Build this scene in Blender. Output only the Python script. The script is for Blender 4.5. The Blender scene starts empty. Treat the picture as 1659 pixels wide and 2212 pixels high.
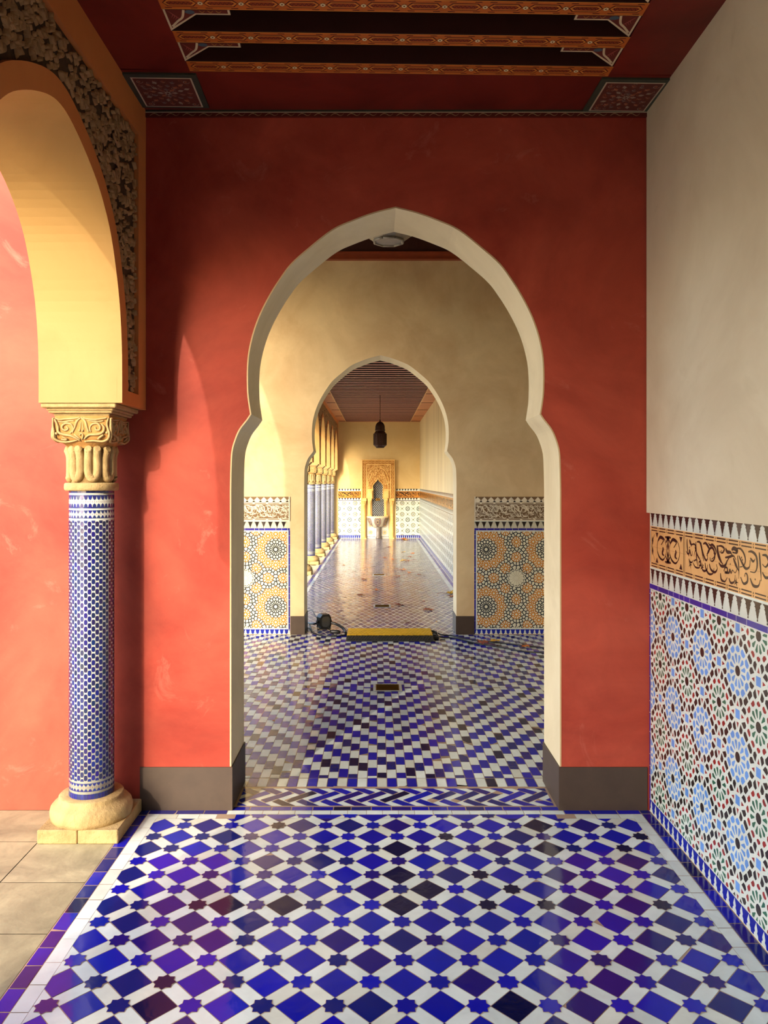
import bpy, bmesh, math, random
from mathutils import Vector, Matrix
R = random.Random(7)
SC = bpy.context.scene
COL = SC.collection
PI = math.pi

# ------------------------------------------------------------------ helpers
def lin(c):
    c = c/255.0
    return c/12.92 if c <= 0.04045 else ((c+0.055)/1.055)**2.4
def rgb(r, g, b): return (lin(r), lin(g), lin(b), 1.0)

def new_mat(name):
    m = bpy.data.materials.new(name); m.use_nodes = True
    nt = m.node_tree; b = nt.nodes['Principled BSDF']
    return m, nt, b

def ramp(nt, fac, stops):
    r = nt.nodes.new('ShaderNodeValToRGB')
    el = r.color_ramp.elements
    while len(el) < len(stops): el.new(0.5)
    for e, (p, c) in zip(el, stops): e.position = p; e.color = c
    nt.links.new(fac, r.inputs[0]); return r.outputs[0]

def noise(nt, scale, detail=4, rough=0.55, dist=0.0, vec=None):
    n = nt.nodes.new('ShaderNodeTexNoise')
    n.inputs['Scale'].default_value = scale; n.inputs['Detail'].default_value = detail
    n.inputs['Roughness'].default_value = rough; n.inputs['Distortion'].default_value = dist
    if vec is not None: nt.links.new(vec, n.inputs['Vector'])
    return n.outputs['Fac']

def mixc(nt, fac, a, b, mode='MIX'):
    m = nt.nodes.new('ShaderNodeMix'); m.data_type = 'RGBA'; m.blend_type = mode
    for i, v in ((0, fac), (6, a), (7, b)):
        if hasattr(v, 'links'): nt.links.new(v, m.inputs[i])
        else: m.inputs[i].default_value = v
    return m.outputs[2]

def objvec(nt, scale=(1, 1, 1)):
    g = nt.nodes.new('ShaderNodeNewGeometry')
    mp = nt.nodes.new('ShaderNodeMapping'); mp.inputs['Scale'].default_value = scale
    nt.links.new(g.outputs['Position'], mp.inputs['Vector']); return mp.outputs['Vector']

def bump(nt, b, h, strength, dist=0.01):
    n = nt.nodes.new('ShaderNodeBump'); n.inputs['Strength'].default_value = strength
    n.inputs['Distance'].default_value = dist
    nt.links.new(h, n.inputs['Height']); nt.links.new(n.outputs['Normal'], b.inputs['Normal'])

def plaster(name, c1, c2, c3=None, rough=0.75, scale=1.6, bs=0.12, streak=None, spec=0.3, s2=0.62):
    m, nt, b = new_mat(name)
    v = objvec(nt, (1, 1, 1) if not streak else streak)
    f = noise(nt, scale, 6, 0.62, 0.6, v)
    col = ramp(nt, f, [(0.32, c1), (s2, c2)])
    if c3:
        f2 = noise(nt, scale*3.1, 8, 0.7, 1.2, v)
        k = ramp(nt, f2, [(0.60, (0, 0, 0, 1)), (0.78, (0.55, 0.55, 0.55, 1))])
        col = mixc(nt, k, col, c3)
    nt.links.new(col, b.inputs['Base Color'])
    b.inputs['Roughness'].default_value = rough
    b.inputs['Specular IOR Level'].default_value = spec
    bump(nt, b, noise(nt, 38, 5, 0.7, 0, objvec(nt)), bs, 0.006)
    return m

def glazed(name, rough=0.12, bscale=24, bstr=0.2, spec=0.5):
    m, nt, b = new_mat(name)
    a = nt.nodes.new('ShaderNodeAttribute'); a.attribute_name = 'Col'
    f = noise(nt, 9, 5, 0.6, 0.5, objvec(nt))
    k = ramp(nt, f, [(0.3, (0.84, 0.84, 0.84, 1)), (0.7, (1, 1, 1, 1))])
    nt.links.new(mixc(nt, 1.0, a.outputs['Color'], k, 'MULTIPLY'), b.inputs['Base Color'])
    b.inputs['Roughness'].default_value = rough
    b.inputs['Specular IOR Level'].default_value = spec
    if bstr: bump(nt, b, noise(nt, bscale, 3, 0.5, 0.4, objvec(nt)), bstr, 0.004)
    return m

def plain(name, c, rough=0.5, metal=0.0, bs=0.0, bscale=60):
    m, nt, b = new_mat(name)
    f = noise(nt, 14, 4, 0.6, 0.3, objvec(nt))
    d = tuple(x*0.78 for x in c[:3])+(1,)
    nt.links.new(ramp(nt, f, [(0.3, d), (0.7, c)]), b.inputs['Base Color'])
    b.inputs['Roughness'].default_value = rough; b.inputs['Metallic'].default_value = metal
    if bs: bump(nt, b, noise(nt, bscale, 4, 0.6, 0, objvec(nt)), bs, 0.004)
    return m

RED = plaster('red_plaster', rgb(142, 44, 30), rgb(184, 80, 60), rgb(206, 124, 106), rough=0.62, scale=1.2, bs=0.10, s2=0.66)
def cloudy(m, amt, scale):
    nt = m.node_tree; b = nt.nodes['Principled BSDF']; src = b.inputs['Base Color'].links[0].from_socket
    f = noise(nt, scale, 7, 0.68, 1.0, objvec(nt))
    k = ramp(nt, f, [(0.30, (1-amt,)*3+(1,)), (0.68, (1+amt*.35,)*3+(1,))])
    nt.links.new(mixc(nt, 1.0, src, k, 'MULTIPLY'), b.inputs['Base Color'])
cloudy(RED, .20, 2.7)
CREAM = plaster('cream_plaster', rgb(206, 192, 158), rgb(226, 214, 182), None, rough=0.6, scale=1.4, bs=0.08)
TAN = plaster('tan_plaster', rgb(192, 164, 122), rgb(212, 190, 148), None, rough=0.65, scale=1.6, bs=0.08)
OCHRE = plaster('ochre_plaster', rgb(152, 118, 66), rgb(166, 131, 78), None, rough=0.6, scale=2.0, bs=0.08)
OCHREIN = plaster('orange_plaster', rgb(196, 118, 62), rgb(208, 132, 72), None, rough=0.65, scale=2.0, bs=0.08)
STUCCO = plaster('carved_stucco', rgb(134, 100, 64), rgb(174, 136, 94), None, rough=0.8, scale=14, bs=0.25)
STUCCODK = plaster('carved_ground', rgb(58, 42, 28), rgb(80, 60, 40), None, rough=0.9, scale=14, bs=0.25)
STONE = plaster('yellow_stone', rgb(146, 122, 80), rgb(172, 148, 102), None, rough=0.85, scale=9, bs=1.0)
STONEDK = plaster('yellow_stone_ground', rgb(144, 104, 54), rgb(166, 124, 68), None, rough=0.85, scale=9, bs=0.5)
SOFFIT = plaster('oxblood_paint', rgb(92, 26, 20), rgb(120, 38, 28), None, rough=0.45, scale=2.5, bs=0.03)
SOFFITF = plaster('warm_boarding', rgb(168, 104, 66), rgb(188, 122, 78), None, rough=0.5, scale=2.5, bs=0.03)
WOODDK = plain('dark_timber', rgb(66, 26, 16), 0.55, 0, 0.1)
BEAMF = plain('rosy_timber', rgb(184, 122, 106), 0.5, 0, 0.1)
SKIRT = plain('brown_skirting', rgb(70, 56, 46), 0.5, 0, 0.05)
TRIMW = plain('orange_timber', rgb(150, 66, 34), 0.5, 0, 0.05)
BRONZE = plain('pierced_bronze', rgb(62, 36, 24), 0.45, 0.6, 0.3, 90)
BRASS = plain('aged_brass', rgb(150, 112, 48), 0.35, 0.8, 0.3, 90)
PEWTER = plain('grey_metal', rgb(150, 144, 134), 0.45, 0.3, 0.2, 90)
BLACKP = plain('black_plastic', rgb(24, 24, 25), 0.4)
RUBBER = plain('black_rubber', rgb(44, 42, 36), 0.7, 0, 0.4, 60)
YELLOW = plain('yellow_plastic', rgb(226, 178, 20), 0.45)
GLASSY = plain('smoked_lens', rgb(60, 62, 64), 0.15)
FLOORT = glazed('floor_glaze', 0.10, 13, 0.30, 0.30)
FLOORF = glazed('worn_glare_glaze', 0.16, 10, 0.30, 0.7)
WALLT = glazed('wall_glaze', 0.22, 30, 0.06)
MATTE = glazed('matte_paint', 0.6, 30, 0.05, 0.3)
TRAV = glazed('travertine', 0.6, 30, 0.25, 0.3)

cloudy(TRAV, .38, 4.5); cloudy(TAN, .12, 1.8)
def setp(o, label=None, cat=None, group=None, kind=None):
    if label: o['label'] = label
    if cat: o['category'] = cat
    if group: o['group'] = group
    if kind: o['kind'] = kind
    return o

def link(name, me, mats, parent=None):
    for m in (mats if isinstance(mats, (list, tuple)) else [mats]): me.materials.append(m)
    o = bpy.data.objects.new(name, me); COL.objects.link(o)
    if parent is not None: o.parent = parent
    return o

def empty(name, loc, label, cat, group=None):
    o = bpy.data.objects.new(name, None); COL.objects.link(o); o.location = loc
    o.empty_display_size = 0.05
    return setp(o, label, cat, group, 'thing')

def copy_tree(o, loc, label=None, rot=None):
    r = o.copy(); COL.objects.link(r); r.location = loc
    if rot is not None: r.rotation_euler = rot
    if label: r['label'] = label
    for ch in list(o.children):
        c = ch.copy(); COL.objects.link(c); c.parent = r
        for g in list(ch.children):
            d = g.copy(); COL.objects.link(d); d.parent = c
    return r

class MB:
    """collects geometry for one mesh"""
    def __init__(s): s.v = []; s.f = []; s.m = []; s.sm = []
    def face(s, pts, mi=0, sm=False):
        n = len(s.v); s.v += [tuple(p) for p in pts]; s.f.append(list(range(n, n+len(pts)))); s.m.append(mi); s.sm.append(sm)
    def box(s, x0, x1, y0, y1, z0, z1, mi=0):
        n = len(s.v)
        s.v += [(x0,y0,z0),(x1,y0,z0),(x1,y1,z0),(x0,y1,z0),(x0,y0,z1),(x1,y0,z1),(x1,y1,z1),(x0,y1,z1)]
        for q in ((0,3,2,1),(4,5,6,7),(0,1,5,4),(1,2,6,5),(2,3,7,6),(3,0,4,7)):
            s.f.append([n+i for i in q]); s.m.append(mi); s.sm.append(False)
    def bbox(s, x0, x1, y0, y1, z0, z1, b=0.004, mi=0):
        """box with chamfered vertical and horizontal edges"""
        hx, hy, hz = (x1-x0)/2, (y1-y0)/2, (z1-z0)/2; b = min(b, hx*.9, hy*.9, hz*.9)
        cx, cy, cz = (x0+x1)/2, (y0+y1)/2, (z0+z1)/2
        bm = bmesh.new(); bmesh.ops.create_cube(bm, size=1.0)
        for v in bm.verts: v.co = Vector((cx+v.co.x*2*hx, cy+v.co.y*2*hy, cz+v.co.z*2*hz))
        bmesh.ops.bevel(bm, geom=list(bm.edges), offset=b, segments=1, affect='EDGES')
        s.addbm(bm, mi); bm.free()
    def addbm(s, bm, mi=0, sm=False):
        n = len(s.v); bm.verts.index_update()
        s.v += [tuple(v.co) for v in bm.verts]
        for f in bm.faces: s.f.append([n+v.index for v in f.verts]); s.m.append(mi); s.sm.append(sm)
    def prism(s, pts, off, mi_front=0, mi_side=0, mi_back=None):
        """pts: planar 3D loop; off: extrusion vector"""
        n = len(pts); a = len(s.v)
        s.v += [tuple(p) for p in pts] + [tuple(Vector(p)+Vector(off)) for p in pts]
        s.f.append(list(range(a, a+n))); s.m.append(mi_front); s.sm.append(False)
        s.f.append([a+n+i for i in range(n-1, -1, -1)]); s.m.append(mi_front if mi_back is None else mi_back); s.sm.append(False)
        for i in range(n):
            j = (i+1) % n
            s.f.append([a+j, a+i, a+n+i, a+n+j]); s.m.append(mi_side if not callable(mi_side) else mi_side(i)); s.sm.append(False)
    def lathe(s, prof, c=(0, 0, 0), n=32, mi=0, sm=True, rot=0.0, sq=None):
        a = len(s.v); k = len(prof)
        for i in range(n):
            t = rot+2*PI*i/n
            for r, z in prof: s.v.append((c[0]+r*math.cos(t), c[1]+r*math.sin(t), c[2]+z))
        for i in range(n):
            j = (i+1) % n
            for q in range(k-1):
                s.f.append([a+i*k+q, a+j*k+q, a+j*k+q+1, a+i*k+q+1]); s.m.append(mi); s.sm.append(sm)
        for q, rev in ((0, True), (k-1, False)):
            if prof[q][0] > 1e-5:
                l = [a+i*k+q for i in range(n)]
                s.f.append(l[::-1] if rev else l); s.m.append(mi); s.sm.append(False)
    def tube(s, pts, r, n=8, mi=0, flat=1.0, nrm=None, caps=True):
        """tube along pts; r number or list; flat squashes along nrm"""
        P = [Vector(p) for p in pts]; k = len(P); a = len(s.v)
        rr = r if isinstance(r, (list, tuple)) else [r]*k
        up = Vector(nrm) if nrm is not None else None
        pb = None
        for i in range(k):
            t = (P[min(i+1, k-1)]-P[max(i-1, 0)])
            if t.length < 1e-9: t = Vector((0, 0, 1))
            t.normalize()
            if up is not None: u = up
            else:
                u = Vector((0, 0, 1)) if abs(t.z) < 0.9 else Vector((1, 0, 0))
            sd = t.cross(u)
            if sd.length < 1e-6: sd = t.orthogonal()
            sd.normalize(); w = sd.cross(t).normalized()
            if pb is not None and sd.dot(pb) < 0 and up is None: sd = -sd; w = -w
            pb = sd
            for j in range(n):
                an = 2*PI*j/n
                s.v.append(tuple(P[i]+sd*(rr[i]*math.cos(an))+w*(rr[i]*flat*math.sin(an))))
        for i in range(k-1):
            for j in range(n):
                q = (j+1) % n
                s.f.append([a+i*n+j, a+i*n+q, a+(i+1)*n+q, a+(i+1)*n+j]); s.m.append(mi); s.sm.append(True)
        if caps:
            s.f.append([a+j for j in range(n-1, -1, -1)]); s.m.append(mi); s.sm.append(False)
            s.f.append([a+(k-1)*n+j for j in range(n)]); s.m.append(mi); s.sm.append(False)
    def mesh(s, name):
        me = bpy.data.meshes.new(name); me.from_pydata(s.v, [], s.f)
        me.polygons.foreach_set('material_index', s.m); me.polygons.foreach_set('use_smooth', s.sm)
        me.update(); return me
    def build(s, name, mats, parent=None, fixn=True):
        me = s.mesh(name)
        if fixn:
            bm = bmesh.new(); bm.from_mesh(me); bmesh.ops.recalc_face_normals(bm, faces=bm.faces); bm.to_mesh(me); bm.free()
        return link(name, me, mats, parent)

def smooth(pts, k=6, closed=False):
    n = len(pts); out = []
    rng = n if closed else n-1
    for i in range(rng):
        if closed: p0, p1, p2, p3 = pts[(i-1) % n], pts[i], pts[(i+1) % n], pts[(i+2) % n]
        else: p0, p1, p2, p3 = pts[max(i-1, 0)], pts[i], pts[i+1], pts[min(i+2, n-1)]
        for j in range(k):
            t = j/k
            out.append(tuple(0.5*((2*b)+(-a+c)*t+(2*a-5*b+4*c-d)*t*t+(-a+3*b-3*c+d)*t**3) for a, b, c, d in zip(p0, p1, p2, p3)))
    if not closed: out.append(tuple(pts[-1]))
    return out

def clip_poly(pts, x0, x1, y0, y1):
    def cl(p, f, inter):
        out = []
        for i in range(len(p)):
            a, b = p[i-1], p[i]
            if f(b):
                if not f(a): out.append(inter(a, b))
                out.append(b)
            elif f(a): out.append(inter(a, b))
        return out
    def ix(v): return lambda a, b: (v, a[1]+(b[1]-a[1])*(v-a[0])/((b[0]-a[0]) or 1e-12))
    def iy(v): return lambda a, b: (a[0]+(b[0]-a[0])*(v-a[1])/((b[1]-a[1]) or 1e-12), v)
    if x0 <= min(p[0] for p in pts) and max(p[0] for p in pts) <= x1 and y0 <= min(p[1] for p in pts) and max(p[1] for p in pts) <= y1: return pts
    for f, it in ((lambda p: p[0] >= x0, ix(x0)), (lambda p: p[0] <= x1, ix(x1)), (lambda p: p[1] >= y0, iy(y0)), (lambda p: p[1] <= y1, iy(y1))):
        if len(pts) < 3: return []
        pts = cl(pts, f, it)
    return pts if len(pts) >= 3 else []

class Mosaic:
    """coloured tile shapes laid on a plane  O + u*U + v*V, each layer a hair prouder than the last"""
    def __init__(s, O, U, V, N, step=0.0004):
        s.O, s.U, s.V, s.N = map(Vector, (O, U, V, N)); s.st = step; s.v = []; s.f = []; s.c = []; s.clip = None
        s.flip = s.U.cross(s.V).dot(s.N) < 0
    def poly(s, pts, col, layer=1, tilt=None):
        if s.clip: pts = clip_poly(pts, *s.clip)
        if len(pts) < 3: return
        n = len(s.v)
        for p in pts:
            s.v.append(tuple(s.O+s.U*p[0]+s.V*p[1]+s.N*(s.st*layer)))
        idx = list(range(n, n+len(pts)))
        ar = sum(pts[i-1][0]*pts[i][1]-pts[i][0]*pts[i-1][1] for i in range(len(pts)))
        if (ar < 0) != s.flip: idx.reverse()
        s.f.append(idx); s.c.append(col)
    def rect(s, x0, x1, y0, y1, col, layer=1): s.poly([(x0, y0), (x1, y0), (x1, y1), (x0, y1)], col, layer)
    def disc(s, x, y, r, col, layer=2, n=10, ry=None): s.poly([(x+r*math.cos(2*PI*i/n), y+(ry or r)*math.sin(2*PI*i/n)) for i in range(n)], col, layer)
    def star(s, x, y, ro, ri, n, col, layer=2, rot=0.0, sy=1.0):
        s.poly([(x+(ro if i % 2 == 0 else ri)*math.cos(rot+PI*i/n), y+sy*(ro if i % 2 == 0 else ri)*math.sin(rot+PI*i/n)) for i in range(2*n)], col, layer)
    def local(s, x, y, ang, pts, col, layer=2):
        c, d = math.cos(ang), math.sin(ang)
        s.poly([(x+p[0]*c-p[1]*d, y+p[0]*d+p[1]*c) for p in pts], col, layer)
    def stroke(s, pts, w, col, layer=2, k=5, taper=True):
        P = smooth(pts, k) if len(pts) > 2 else pts; n = len(P); L = []; Rr = []
        for i in range(n):
            dx = P[min(i+1, n-1)][0]-P[max(i-1, 0)][0]; dy = P[min(i+1, n-1)][1]-P[max(i-1, 0)][1]; l = math.hypot(dx, dy) or 1
            t = i/(n-1); ww = w*0.5*((0.35+0.65*math.sin(PI*min(1, t*1.15+0.05))) if taper else 1)
            L.append((P[i][0]-dy/l*ww, P[i][1]+dx/l*ww)); Rr.append((P[i][0]+dy/l*ww, P[i][1]-dx/l*ww))
        for i in range(n-1): s.poly([L[i], L[i+1], Rr[i+1], Rr[i]], col, layer+0.02*(i % 3))
    def mesh(s, name):
        me = bpy.data.meshes.new(name); me.from_pydata(s.v, [], s.f)
        ca = me.color_attributes.new('Col', 'FLOAT_COLOR', 'CORNER'); arr = []
        for p, c in zip(s.f, s.c): arr += list(c)*len(p)
        ca.data.foreach_set('color', arr); me.update(); return me
    def build(s, name, mat, parent=None): return link(name, s.mesh(name), mat, parent)

# ------------------------------------------------------------------ colours of the glazes
WHT = rgb(214, 222, 212)
def white(a=8):
    k = R.uniform(-a, a); w = R.random()
    return rgb(220+k, 229+k-(5 if w > .75 else 0), 221+k-(12 if w > .75 else 0))
def blue():
    q = R.random()
    if q < 0.10: return rgb(14, 18, 62)
    if q < 0.22: return rgb(32, 22, 118)
    if q < 0.40: return rgb(22, 32, 112)
    return rgb(18+R.uniform(-4, 8), 24+R.uniform(-4, 10), 164+R.uniform(-14, 14))
BLK = rgb(34, 26, 26); NAVY = rgb(24, 32, 84); GROUT = rgb(176, 150, 126); GROUTW = rgb(196, 200, 188)
REDT = rgb(140, 36, 34); GRN = rgb(44, 96, 74); SKYB = rgb(98, 146, 214); BUFF = rgb(222, 172, 112)
AMBER = rgb(186, 112, 30)
# ------------------------------------------------------------------ overall measures (metres, camera 1.5 m up, looking along +Y)
F0, F1 = 3.602, 3.945          # red wall front / back
M0, M1 = 7.77, 8.11            # second arch wall
E0 = 21.07                     # end wall
XI, XO = -1.06, -1.407         # arcade wall inner / outer face
XR, XRU = 1.244, 1.228         # right wall: tiled part / plaster above it
XR3 = 1.125                    # right wall of the far gallery
CZ, CZ3 = 3.20, 3.12           # soffit heights
K1 = 0.002119
DPROF = [(0,449.5),(46,461),(95,479),(136,498),(186,537),(224,571),(248,603),(266,631),(284,664),(298,696),(309,731),(316,766),(318.5,800),(318.5,830),(317,858),(311.5,895)]
DPROF2 = [(311.5,895),(320,908),(336,929),(346,952.5),(352,976),(354,1010),(355,1060)]
def zz(y): return 1.5+(1042-y)*K1
def smooth_half():
    up = smooth([(a*K1, zz(b)) for a, b in DPROF], 4)
    dn = smooth([(a*K1, zz(b)) for a, b in DPROF2], 4)
    return up+dn[1:]+[(355*K1, 0.0)]
HALF = smooth_half()
def arch_loop(cx):
    """opening outline from the left foot over the apex to the right foot"""
    L = [(cx-a, z) for a, z in reversed(HALF)]; Rr = [(cx+a, z) for a, z in HALF[1:]]
    return L+Rr
def struct(name, mb, mats, parent=None):
    o = mb.build(name, mats, parent)
    if parent is None: o['kind'] = 'structure'
    return o
def arch_wall(name, cx, x0, x1, y0, y1, ztop, mats):
    op = arch_loop(cx)
    loop = [(x0, 0), *op, (x1, 0), (x1, ztop), (x0, ztop)]
    mb = MB(); n = len(op)
    mb.prism([(x, y0, z) for x, z in loop], (0, y1-y0, 0), 0, lambda i: 1 if 1 <= i < n else 0, 2)
    return struct(name, mb, mats)

CX1, CX2 = 0.0816, 0.0253
w1 = arch_wall('wall_front', CX1, -2.25, 2.45, F0, F1, 4.7, [RED, CREAM, TAN])
w2 = arch_wall('wall_middle', CX2, -2.25, 2.45, M0, M1, 4.7, [TAN, CREAM, CREAM])

# thin pale arris where the reveal paint laps the red face
def arris(cx, y, w, mat, nm):
    op = arch_loop(cx); mb = MB()
    for i in range(len(op)-1):
        a, b = op[i], op[i+1]
        if a[1] < 0.2 and b[1] < 0.2: continue
        def off(p, q, r):
            dx, dz = r[0]-p[0], r[1]-p[1]; l = math.hypot(dx, dz) or 1
            return (q[0]-dz/l*w, q[1]+dx/l*w)
        ia, ib = op[max(i-1, 0)], op[min(i+2, len(op)-1)]
        oa, ob = off(ia, a, b), off(a, b, ib)
        mb.face([(a[0], y, max(a[1], .2)), (b[0], y, max(b[1], .2)), (ob[0], y, max(ob[1], .2)), (oa[0], y, max(oa[1], .2))])
    o = struct(nm, mb, mat); return o
arris(CX1, F0-0.0012, 0.006, TAN, 'trim_1')

# skirtings: blocks that wrap from the face into each reveal
def skirt(name, cx, y0, y1, xl0, xr1, h):
    e = 0.006; xl = cx-355*K1; xr = cx+355*K1
    for nm, a, b in ((name+'_left', xl0, xl), (name+'_right', xr, xr1)):
        mb = MB()
        if nm.endswith('left'):
            loop = [(a, y0-e), (b+e, y0-e), (b+e, y1+e), (b-0.15, y1+e), (b-0.15, y1-0.01), (b-.004, y1-0.01), (b-.004, y0+0.004), (a, y0+0.004)]
        else:
            loop = [(b, y0-e), (b, y0+0.004), (a+.004, y0+0.004), (a+.004, y1-0.01), (a+0.15, y1-0.01), (a+0.15, y1+e), (a-e, y1+e), (a-e, y0-e)]
        mb.prism([(p[0], p[1], 0.0) for p in loop], (0, 0, h)); struct(nm, mb, SKIRT)
skirt('baseboard_front', CX1, F0, F1, -1.087, 1.232, 0.198)
skirt('baseboard_middle', CX2, M0, M1, -0.862, 0.951, 0.180)

# ------------------------------------------------------------------ arcades
APROF = [(0.0,2.764),(.05,2.760),(.13,2.738),(.253,2.686),(.373,2.615),(.477,2.513),(.543,2.398),(.600,2.243),(.628,2.080),(.634,1.95),(.634,1.83)]
AH = smooth(APROF, 4)
def arc_loop(cy): return [(cy-a, z) for a, z in reversed(AH)]+[(cy+a, z) for a, z in AH[1:]]
def offset_arch(cy, w):
    L = arc_loop(cy); out = []
    for i, p in enumerate(L):
        a, b = L[max(i-1, 0)], L[min(i+1, len(L)-1)]
        dx, dz = b[0]-a[0], b[1]-a[1]; l = math.hypot(dx, dz)
        out.append((p[0]-dz/l*w, p[1]+dx/l*w))
    return L, out
def arcade(name, ya, yb, centres, ztop, zs, relief_den, seed, xi=XI, vis=None):
    """wall over columns; face has raised orange frame around carved stucco"""
    mb = MB(); loop = [(ya, 1.83)]
    for c in centres: loop += arc_loop(c)
    loop += [(yb, 1.83), (yb, ztop), (ya, ztop)]
    rec = 0.022; xb = xi-rec
    low = loop[:-2]
    for i in range(len(low)-1):
        (y0, z0), (y1, z1) = low[i], low[i+1]
        if y1-y0 > 1e-5:
            mb.face([(xb, y0, z0), (xb, y0, ztop), (xb, y1, ztop), (xb, y1, z1)], 1)
            mb.face([(XO, y0, z0), (XO, y1, z1), (XO, y1, ztop), (XO, y0, ztop)], 0)
        mb.face([(xb, y0, z0), (xb, y1, z1), (XO, y1, z1), (XO, y0, z0)], 0, 1 < 0)
    mb.face([(xb, ya, ztop), (XO, ya, ztop), (XO, yb, ztop), (xb, yb, ztop)], 0)
    mb.face([(xb, ya, 1.83), (XO, ya, 1.83), (XO, ya, ztop), (xb, ya, ztop)], 0); mb.face([(xb, yb, 1.83), (xb, yb, ztop), (XO, yb, ztop), (XO, yb, 1.83)], 0)
    # archivolts
    for c in centres:
        L, O = offset_arch(c, 0.078)
        for i in range(len(L)-1):
            a, b, q, p = L[i], L[i+1], O[i+1], O[i]
            mb.face([(xi, a[0], a[1]), (xi, b[0], b[1]), (xi, q[0], q[1]), (xi, p[0], p[1])], 1)
            mb.face([(xi, a[0], a[1]), (xi, b[0], b[1]), (xb, b[0], b[1]), (xb, a[0], a[1])], 0)
            mb.face([(xi, p[0], p[1]), (xi, q[0], q[1]), (xb, q[0], q[1]), (xb, p[0], p[1])], 1)
    # frame rails
    mb.box(xb-.001, xi-.0004, ya, yb, 3.045, ztop-0.001, 1)
    segs = []; prev = ya
    for c in centres: segs.append((prev, c-.634)); prev = c+.634
    segs.append((prev, yb))
    for a, b in segs: mb.box(xb-.001, xi-.0004, a+.001, b-.001, 1.8302, 1.888, 1)
    mb.box(xb-.001, xi-.0008, yb-0.11, yb-.0005, 1.8301, ztop-.002, 1)
    mb.box(xb-.001, xi-.0008, ya+.0005, ya+0.05, 1.8301, ztop-.002, 1)
    wall = struct(name, mb, [OCHRE, OCHREIN])
    # carved leaf ground + leaves
    g = MB(); g.face([(xb+.0015, ya+.05, 1.888), (xb+.0015, ya+.05, 3.045), (xb+.0015, yb-.11, 3.045), (xb+.0015, yb-.11, 1.888)])
    rr = random.Random(seed); lf = MB()
    outs = [(c, offset_arch(c, 0.088)[1]) for c in centres]
    # cut the ground plane to the spandrels by building it as narrow strips
    g = MB(); ny = int((yb-.11-ya-.05)/0.02); 
    def arch_z(y):
        z = 1.888
        for c, O in outs:
            d = y-c
            half = [(p[0]-c, p[1]) for p in O[len(O)//2:]]
            if abs(d) <= half[-1][0]+.02:
                best = 1.888
                for i in range(len(half)-1):
                    a, b = half[i], half[i+1]
                    if min(a[0], b[0]) <= abs(d) <= max(a[0], b[0]) and abs(a[0]-b[0]) > 1e-6:
                        t = (abs(d)-a[0])/(b[0]-a[0]); best = max(best, a[1]+(b[1]-a[1])*t)
                z = max(z, best)
        return z
    for i in range(ny):
        y0 = ya+.05+i*(yb-.16-ya)/ny; y1 = ya+.05+(i+1)*(yb-.16-ya)/ny
        z0, z1 = arch_z(y0)-.01, arch_z(y1)-.01
        g.face([(xb+.0015, y0, z0), (xb+.0015, y1, z1), (xb+.0015, y1, 3.045), (xb+.0015, y0, 3.045)])
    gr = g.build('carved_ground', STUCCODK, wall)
    area = (yb-ya)*1.1; n = int(area*relief_den)
    pts = []
    tries = 0
    while len(pts) < n and tries < n*8:
        tries += 1
        y = rr.uniform(ya+.06, yb-.12); z = rr.uniform(1.90, 3.035)
        if z < arch_z(y)+.012: continue
        pts.append((y, z))
    for (y, z) in pts:
        an = rr.uniform(0, 2*PI); L = rr.uniform(.018, .040)*(1 if relief_den > 500 else 1.5); W = L*rr.uniform(.34, .52); cv = rr.uniform(-.5, .5); hgt = rr.uniform(.010, .021)
        loop = []
        for k in range(10):
            t = 2*PI*k/10; u = math.cos(t); w = math.sin(t)*(1-0.45*u)
            uu = u*L*.55; ww = w*W*.6+cv*L*.5*(u*u)
            loop.append((y+uu*math.cos(an)-ww*math.sin(an), z+uu*math.sin(an)+ww*math.cos(an)))
        c = (y, z); a = len(lf.v)
        lf.v += [(xb+.003, p[0], p[1]) for p in loop]+[(xb+hgt, y+(p[0]-y)*.72, z+(p[1]-z)*.72) for p in loop]+[(xb+hgt*.62, y, z)]
        for k in range(10):
            q = (k+1) % 10
            lf.f.append([a+k, a+q, a+10+q, a+10+k]); lf.f.append([a+10+k, a+10+q, a+20]); lf.m += [0, 0]; lf.sm += [True, True]
    # scroll stems
    for k in range(int(area*relief_den*.05)):
        y = rr.uniform(ya+.1, yb-.16); z = rr.uniform(1.95, 3.0); r0 = rr.uniform(.022, .04)
        if z < arch_z(y)+.05: continue
        t0 = rr.uniform(0, 6.28); sg = rr.choice((-1, 1))
        P = [(xb+.012, y+r0*(1-i/22)*math.cos(t0+sg*i*.42), z+r0*(1-i/22)*math.sin(t0+sg*i*.42)) for i in range(18)]
        lf.tube(P, .0055, 6, 0, 1.0, (1, 0, 0))
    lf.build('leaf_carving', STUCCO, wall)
    return wall
arcade('wall_left', -4.05, F0-.0015, [-2.17, -0.57, 1.03, 2.63], 3.9, CZ, 700, 3)
arcade('wall_left_far', M1+.0015, E0, [20.1-1.6*k for k in range(7, -1, -1)], 3.9, CZ3, 260, 5)

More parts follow.
